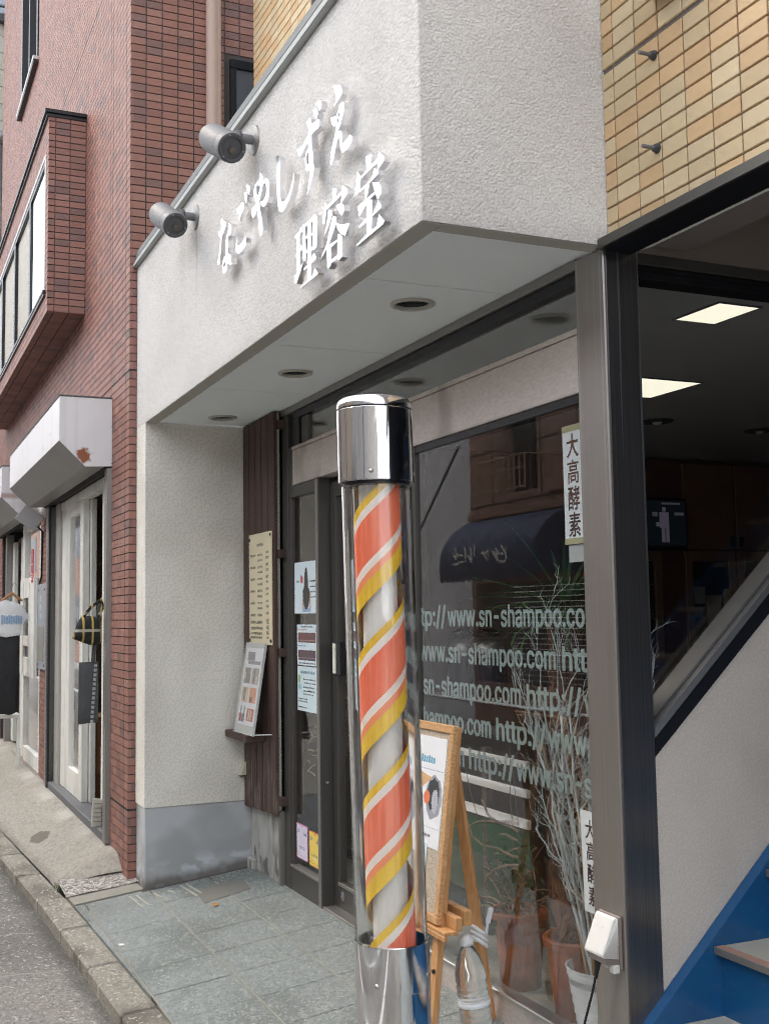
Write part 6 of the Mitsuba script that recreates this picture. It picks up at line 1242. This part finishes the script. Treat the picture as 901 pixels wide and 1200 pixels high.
# meter plate on the pilaster
MP = thing('meter_plate', 'blue-grey metal mounting plate for a meter on the narrow brick pier', 'meter plate')
part(MP, 'plate', cbox(XB - 0.022, XB - 0.001, 10.22, 10.78, 1.08, 1.83, 0.003), 'satin', col=(0.27, 0.30, 0.335))
part(MP, 'lower_plate', cbox(XB - 0.026, XB - 0.0225, 10.34, 10.72, 1.15, 1.46, 0.002), 'satin', col=(0.24, 0.235, 0.21))
part(MP, 'slots', cat(*[bx(XB - 0.0235, XB - 0.0222, 10.5, 10.6, z, z + 0.05) for z in (1.52, 1.60, 1.68)]), 'satin', col=(0.40, 0.42, 0.45))
part(MP, 'bolt', cat(*[lathe([(0, .006), (.010, .004), (.012, 0)], 8, (XB - 0.022, y, z), (-1, 0, 0)) for y, z in ((10.3, 1.78), (10.7, 1.78), (10.3, 1.12), (10.7, 1.12))]), 'lamp_dark', True)
# flood light
FL = thing('flood_light', 'white finned flood light on a round bracket above the brick pier', 'flood light')
fc = np.array([-0.17, 10.5, 2.43]); fax = np.array([-0.35, -0.80, -0.5]); F_ = frame(fax)
def fl(m): m.vertices = fc + m.vertices @ F_.T; return m
part(FL, 'body', fl(cbox(-0.095, 0.095, -0.085, 0.085, -0.06, 0.02, 0.012)), 'satin', 30, col=(0.50, 0.50, 0.52))
part(FL, 'face', fl(cbox(-0.10, 0.10, -0.09, 0.09, 0.02, 0.032, 0.006)), 'satin', col=(0.42, 0.42, 0.45))
part(FL, 'fin', fl(cat(*[cbox(-0.09, 0.09, -0.08 + 0.02 * i, -0.074 + 0.02 * i, -0.11, -0.06, 0.001) for i in range(9)])), 'satin', col=(0.70, 0.70, 0.70))
part(FL, 'bracket', cat(tube([(-0.06, 10.5, 2.46), (-0.12, 10.5, 2.48), (-0.16, 10.49, 2.44)], 0.022, 10), tube([(-0.10, 10.48, 2.45), (-0.09, 10.47, 2.36), (-0.12, 10.46, 2.34)], 0.010, 8)), 'satin', True, col=(0.30, 0.26, 0.23))
part(FL, 'mount', lathe([(0, 0.05), (0.05, 0.048), (0.065, 0.03), (0.07, 0)], 24, (XB - 0.001, 10.5, 2.47), (-1, 0, 0)), 'satin', True, col=(0.62, 0.62, 0.60))
part(FL, 'cable', tube([(-0.11, 10.47, 2.34), (-0.055, 10.56, 2.30), (-0.055, 10.62, 1.9), (-0.055, 10.74, 1.84)], 0.008, 6), 'black_frame', True)
# further shop front
F2 = thing('storefront', 'further white-framed shop front with a mail panel, at the left edge', 'shop front')
part(F2, 'frame', cat(cbox(-0.03, 0.02, 10.84, 10.94, 0.12, 2.49, 0.004), cbox(-0.03, 0.02, 12.10, 12.28, 0.14, 2.49, 0.004), cbox(-0.028, 0.02, 10.94, 12.10, 0.12, 0.26, 0.004), cbox(-0.028, 0.02, 10.94, 12.10, 2.40, 2.49, 0.004)), 'white_wood')
part(F2, 'pane', sheet(sbox(10.94, 0.26, 12.10, 2.40), 0.0), 'glass')
part(F2, 'curtain', bx(0.1, 0.11, 10.9, 13.9, 0.2, 2.45), 'paint', col=(0.30, 0.30, 0.29))
part(F2, 'rail', cbox(-0.03, 0.05, 13.85, 14.0, 0.1, 2.5, 0.004), 'alu_grey')
part(F2, 'inner_frame', cat(cbox(0.03, 0.07, 12.75, 12.95, 0.15, 2.4, 0.004), cbox(0.03, 0.07, 13.6, 13.8, 0.15, 2.4, 0.004)), 'white_wood')
part(F2, 'sill', cbox(XB - 0.02, 0.15, 10.80, 14.2, -0.1, 0.125, 0.006), 'paint', col=(0.20, 0.17, 0.15))
mp = part(F2, 'mail_panel', extr(sbox(11.07, 0.97, 12.16, 1.92).difference(unary_union([sbox(11.46, 1.36, 11.90, 1.73), sbox(11.46, 1.15, 11.90, 1.26)])), -0.062, -0.032, 'x'), 'white_wood')
part(mp, 'slot_back', bx(-0.04, -0.036, 11.3, 12.0, 1.1, 1.8), 'black_frame')
part(mp, 'moulding', cat(cbox(-0.066, -0.0625, 11.40, 11.45, 1.0, 1.88, 0.001), cbox(-0.066, -0.0625, 11.91, 11.96, 1.0, 1.88, 0.001)), 'white_wood')
RS = thing('red_plate', 'thin red vertical plate with white marks beside the mail panel', 'sign')
part(RS, 'plate', cbox(-0.068, -0.060, 11.13, 11.26, 1.87, 2.18, 0.001), 'satin', col=(0.50, 0.03, 0.05))
part(RS, 'marks', cat(*[bx(-0.0690, -0.0682, 11.155, 11.235, z, z + 0.014) for z in (1.89, 1.915, 1.94, 2.03)]), 'satin', col=(0.62, 0.60, 0.60))
# shirt and trousers on a hanger
TS = thing('t_shirt', 'white t-shirt with a blue print on a wooden hanger at the left edge', 't-shirt')
part(TS, 'cloth', pillow([(-0.43, 1.50), (-0.40, 1.60), (-0.30, 1.70), (-0.255, 1.715), (-0.22, 1.695), (-0.185, 1.700), (-0.10, 1.65), (-0.02, 1.52), (-0.07, 1.48), (-0.105, 1.52), (-0.108, 1.37), (-0.25, 1.35), (-0.36, 1.37), (-0.365, 1.52)], 11.62, 0.018), 'paint', True, col=(0.70, 0.71, 0.73))
part(TS, 'print', cat(*[bx(-0.30 + 0.022 * i, -0.283 + 0.022 * i, 11.597, 11.600, 1.475 + 0.008 * (i % 2), 1.565 - 0.006 * (i % 3)) for i in range(9)]), 'paint', col=(0.24, 0.36, 0.52))
part(TS, 'hanger', tube([(-0.30, 11.63, 1.70), (-0.20, 11.63, 1.775), (-0.10, 11.63, 1.70)], [0.012, 0.017, 0.012], 8), 'paint', True, col=(0.34, 0.17, 0.07))
part(TS, 'hook', tube([(-0.20, 11.63, 1.775), (-0.20, 11.63, 1.84), (-0.18, 11.63, 1.88), (-0.16, 11.63, 1.86)], 0.004, 6), 'lamp_grey', True)
TRS = thing('trousers', 'wide black trousers hanging below the white t-shirt', 'trousers')
part(TRS, 'cloth', pillow([(-0.34, 1.365), (-0.36, 0.62), (-0.20, 0.60), (-0.132, 0.625), (-0.122, 1.365)], 11.66, 0.02), 'paint', True, col=(0.010, 0.011, 0.014))
WSt = thing('low_stand', 'low white stand under the black trousers', 'stand')
part(WSt, 'top', cbox(-0.35, -0.10, 11.7, 12.0, 0.565, 0.60, 0.004), 'white_wood')
for x in (-0.335, -0.115):
    part(WSt, 'leg', cbox(x - 0.015, x + 0.015, 11.72, 11.76, 0.05, 0.565, 0.003), 'white_wood')

# building beyond the brick one, seen as a sliver at the left edge
FB = thing('far_building', 'cream tiled building beyond the brick one, a sliver at the left edge', 'building')
part(FB, 'wall', bx(-0.30, 4.0, 15.7, 26, 0, 13), 'grout_brown')
tl_ = []
for i in range(12):
    for j in range(40):
        tl_.append(bx(-0.29 + 0.2 * i, -0.10 + 0.2 * i, 15.685, 15.71, 0.1 + 0.24 * j, 0.33 + 0.24 * j))
part(FB, 'tile', cat(tl_), 'paint', col=(0.55, 0.52, 0.44), kind='stuff')
part(FB, 'louvre', cat(*[cbox(-0.30, 1.0, 15.64, 15.684, 9.75 + 0.12 * j, 9.84 + 0.12 * j, 0.01) for j in range(20)]), 'paint', col=(0.42, 0.47, 0.55))
part(FB, 'ledge', cbox(-0.32, 1.0, 15.6, 15.684, 9.62, 9.72, 0.01), 'lamp_dark')
mt = thing('electric_meter', 'grey electric meter and cables on the cream building', 'meter')
part(mt, 'case', lathe([(0, 0.12), (0.08, 0.11), (0.1, 0.0)], 20, (0.0, 15.684, 8.0), (0, -1, 0)), 'satin', True, col=(0.25, 0.25, 0.26))
part(mt, 'cable', tube([(0.0, 15.64, 8.0), (0.02, 15.62, 6.8), (-0.02, 15.62, 5.6), (0.03, 15.62, 5.0), (0.0, 15.62, 3.6)], 0.02, 6), 'lamp_dark', True)

# ------------------------------------------------------------------ staircase beside the shop
ST = thing('staircase', 'blue steel staircase with beige treads rising beside the shop', 'staircase')
xs0, zs0 = 0.915, 0.515
def ztop(x): return 0.363 + 0.925 * (x - 0.72)
for ya, yb, nm in ((2.822, 2.8635, 'stringer'), (1.60, 1.64, 'stringer')):
    part(ST, nm, extr([(0.60, -0.05), (0.86, -0.05), (3.4, ztop(3.4) - 0.5), (3.4, ztop(3.4)), (0.60, ztop(0.60)), (0.60, 0.0)], ya, yb, 'y'), 'blue_paint')
for k_ in range(-2, 11):
    x, z = xs0 + 0.212 * k_, zs0 + 0.204 * k_
    part(ST, 'riser', bx(x + 0.022, x + 0.030, 1.64, 2.822, z - 0.2045, z - 0.02), 'blue_paint')
    t_ = part(ST, 'tread', cbox(x + 0.034, x + 0.245, 1.641, 2.8205, z - 0.020, z, 0.001), 'paint', col=(0.36, 0.345, 0.30))
    part(t_, 'nosing', cat(bx(x, x + 0.033, 1.641, 2.8205, z - 0.0165, z + 0.001)), 'paint', col=(0.34, 0.20, 0.15))
    part(t_, 'nosing_edge', cbox(x - 0.006, x - 0.0005, 1.641, 2.8205, z - 0.020, z + 0.0015, 0.001), 'alu_grey')

# ------------------------------------------------------------------ the other side of the street (seen in the window and the polished metal)
struct('opposite_pavement', bx(-6.0, -4.46, -30, 60, -0.29, -0.02), 'concrete')
OB = thing('brown_building', 'brown panelled house across the street reflected in the shop window', 'building')
wl = part(OB, 'wall', extr(sbox(10.6, 0, 14.25, 5.3).difference(unary_union([sbox(12.45, 3.10, 13.50, 4.35), sbox(10.9, 0.55, 14.15, 1.92)])), -5.6, -5.0, 'x'), 'brown_wall')
part(wl, 'panel_joint', cat(*[bx(-5.0, -4.992, 10.6, 14.25, z, z + 0.02) for z in (2.98, 3.72, 4.6)], *[bx(-5.0, -4.992, y, y + 0.02, 2.98, 5.25) for y in (11.5, 12.35, 13.6)]), 'paint', col=(0.04, 0.022, 0.018))
part(wl, 'ledge', cat(cbox(-5.0, -4.93, 10.6, 14.25, 2.80, 2.90, 0.006), cbox(-5.0, -4.94, 11.1, 12.2, 3.02, 3.08, 0.004)), 'brown_wall')
ow = part(OB, 'window', cat(bx(-5.30, -5.28, 12.45, 13.50, 3.10, 4.35)), 'satin', col=(0.035, 0.04, 0.045))
part(ow, 'frame', cat(bx(-5.27, -5.22, 12.95, 13.0, 3.1, 4.35), bx(-5.27, -5.22, 12.45, 12.5, 3.1, 4.35)), 'paint', col=(0.12, 0.10, 0.09))
part(OB, 'railing', cat(*[tube([(-4.72, y, 3.08), (-4.72, y, 3.52)], 0.010, 6) for y in np.linspace(12.3, 13.6, 11)], tube([(-4.72, 12.3, 3.52), (-4.72, 13.6, 3.52)], 0.014, 6), tube([(-4.72, 12.3, 3.35), (-4.72, 13.6, 3.35)], 0.010, 6), tube([(-4.72, 12.3, 3.1), (-4.72, 13.6, 3.1)], 0.014, 6), *[tube([(-4.72, y, 3.52), (-5.0, y, 3.52)], 0.010, 6) for y in (12.3, 13.6)]), 'paint', col=(0.40, 0.27, 0.16))
part(OB, 'shutter', cat(*[cbox(-5.12, -5.09, 10.9, 14.15, 0.56 + 0.068 * i, 0.618 + 0.068 * i, 0.012) for i in range(20)]), 'paint', col=(0.075, 0.065, 0.06))
AW = thing('navy_awning', 'navy blue awning with white lettering across the street, reflected in the shop window', 'awning')
ya, yb = 11.45, 13.85
arc = [(-5.0 + 0.72 * math.sin(t), 2.16 + 0.62 * math.cos(t)) for t in np.linspace(0, math.pi / 2, 14)]
sec = arc + [(-4.28, 1.98), (-4.295, 1.98)] + [(x - 0.014, z - 0.014) for x, z in arc[::-1]]
part(AW, 'cloth', extr(Polygon(sec).buffer(0), ya, yb, 'y'), 'paint', 30, col=(0.035, 0.055, 0.13))
for y in (ya, yb):
    part(AW, 'end_cloth', extr(arc + [(-4.28, 1.98), (-5.0, 1.98)], y - 0.006 if y == ya else y + 0.001, y - 0.001 if y == ya else y + 0.006, 'y'), 'paint', col=(0.02, 0.03, 0.075))
part(AW, 'scallop', cat(*[lathe([(0, 0), (0.075, 0.0), (0.075, 0.008), (0, 0.008)], 16, (-4.283, ya + 0.075 + 0.15 * i, 1.985), (1, 0, 0)) for i in range(16)]), 'paint', col=(0.018, 0.028, 0.07))
lt = []
r6 = random.Random(31)
for i in range(7):
    if i == 3: continue
    y = 12.05 + 0.20 * i
    for q in range(4):
        a = (y + r6.uniform(0, 0.12), 2.13 + r6.uniform(0, 0.14)); d = r6.choice([(0.15, 0), (0.0, 0.15), (0.10, 0.10)])
        lt.append(beam_between((-4.272, a[0], a[1]), (-4.272, a[0] + d[0], a[1] + d[1]), 0.030, 0.004, (0, -d[1], d[0])))
part(AW, 'lettering', cat(lt), 'paint', col=(0.85, 0.85, 0.83))
PBd = thing('pale_building', 'pale grey building across the street beyond the brown house', 'building')
part(PBd, 'wall', bx(-8, -5.0, 14.27, 26, 0, 5.2), 'paint', col=(0.80, 0.83, 0.85))
part(PBd, 'window', cat(*[bx(-5.0, -4.98, y, y + 1.2, z, z + 1.3) for y in (18, 21) for z in (3.4,)]), 'black_frame')
part(PBd, 'stair_rail', tube([(-4.9, 14.4, 3.9), (-4.9, 16.2, 2.4)], 0.02, 8), 'lamp_dark')
GB = thing('grey_building', 'plain concrete building across the street opposite the staircase', 'building')
part(GB, 'wall', bx(-9, -5.0, -14, 10.55, 0, 4.6), 'concrete')
part(GB, 'window', cat(*[bx(-5.0, -4.98, y, y + 1.5, z, z + 1.3) for y in (-10, -6, -2, 2, 6) for z in (1.0,)]), 'black_frame')
GP = solo('guard_pipe', 'white guard pipe along the far kerb reflected low in the shop window', 'guard rail', cat(tube([(-4.85, -6, 0.30), (-4.85, 24, 0.30)], 0.022, 8), *[tube([(-4.85, y, -0.02), (-4.85, y, 0.30)], 0.018, 8) for y in range(-5, 24, 4)]), 'satin', True, col=(0.62, 0.62, 0.62))

part(GB, 'door', cat(*[bx(-5.02, -4.985, y, y + 0.9, 0.0, 2.1) for y in (-12, 0.4)]), 'paint', col=(0.10, 0.06, 0.045))
part(GB, 'cladding', cat(*[bx(-5.0, -4.97, y, y + w, 0.0, 4.5) for y, w in ((-8.2, 1.0), (-4.2, 0.7), (3.8, 1.4), (8.2, 0.9))]), 'paint', col=(0.52, 0.42, 0.30))
part(GB, 'downpipe', cat(*[tube([(-4.93, y, 0.0), (-4.93, y, 4.6)], 0.05, 8) for y in (-0.3, 5.6, 10.2)]), 'lamp_dark')
RB = thing('row_building', 'plain concrete row of buildings far along the other side of the street', 'building')
part(RB, 'wall', bx(-9, -5.0, 26.2, 75, 0, 6.0), 'brown_wall')
part(RB, 'window', cat(*[bx(-5.0, -4.98, y, y + 1.8, z, z + 1.5) for y in range(28, 74, 4) for z in (0.8, 3.6)]), 'black_frame')
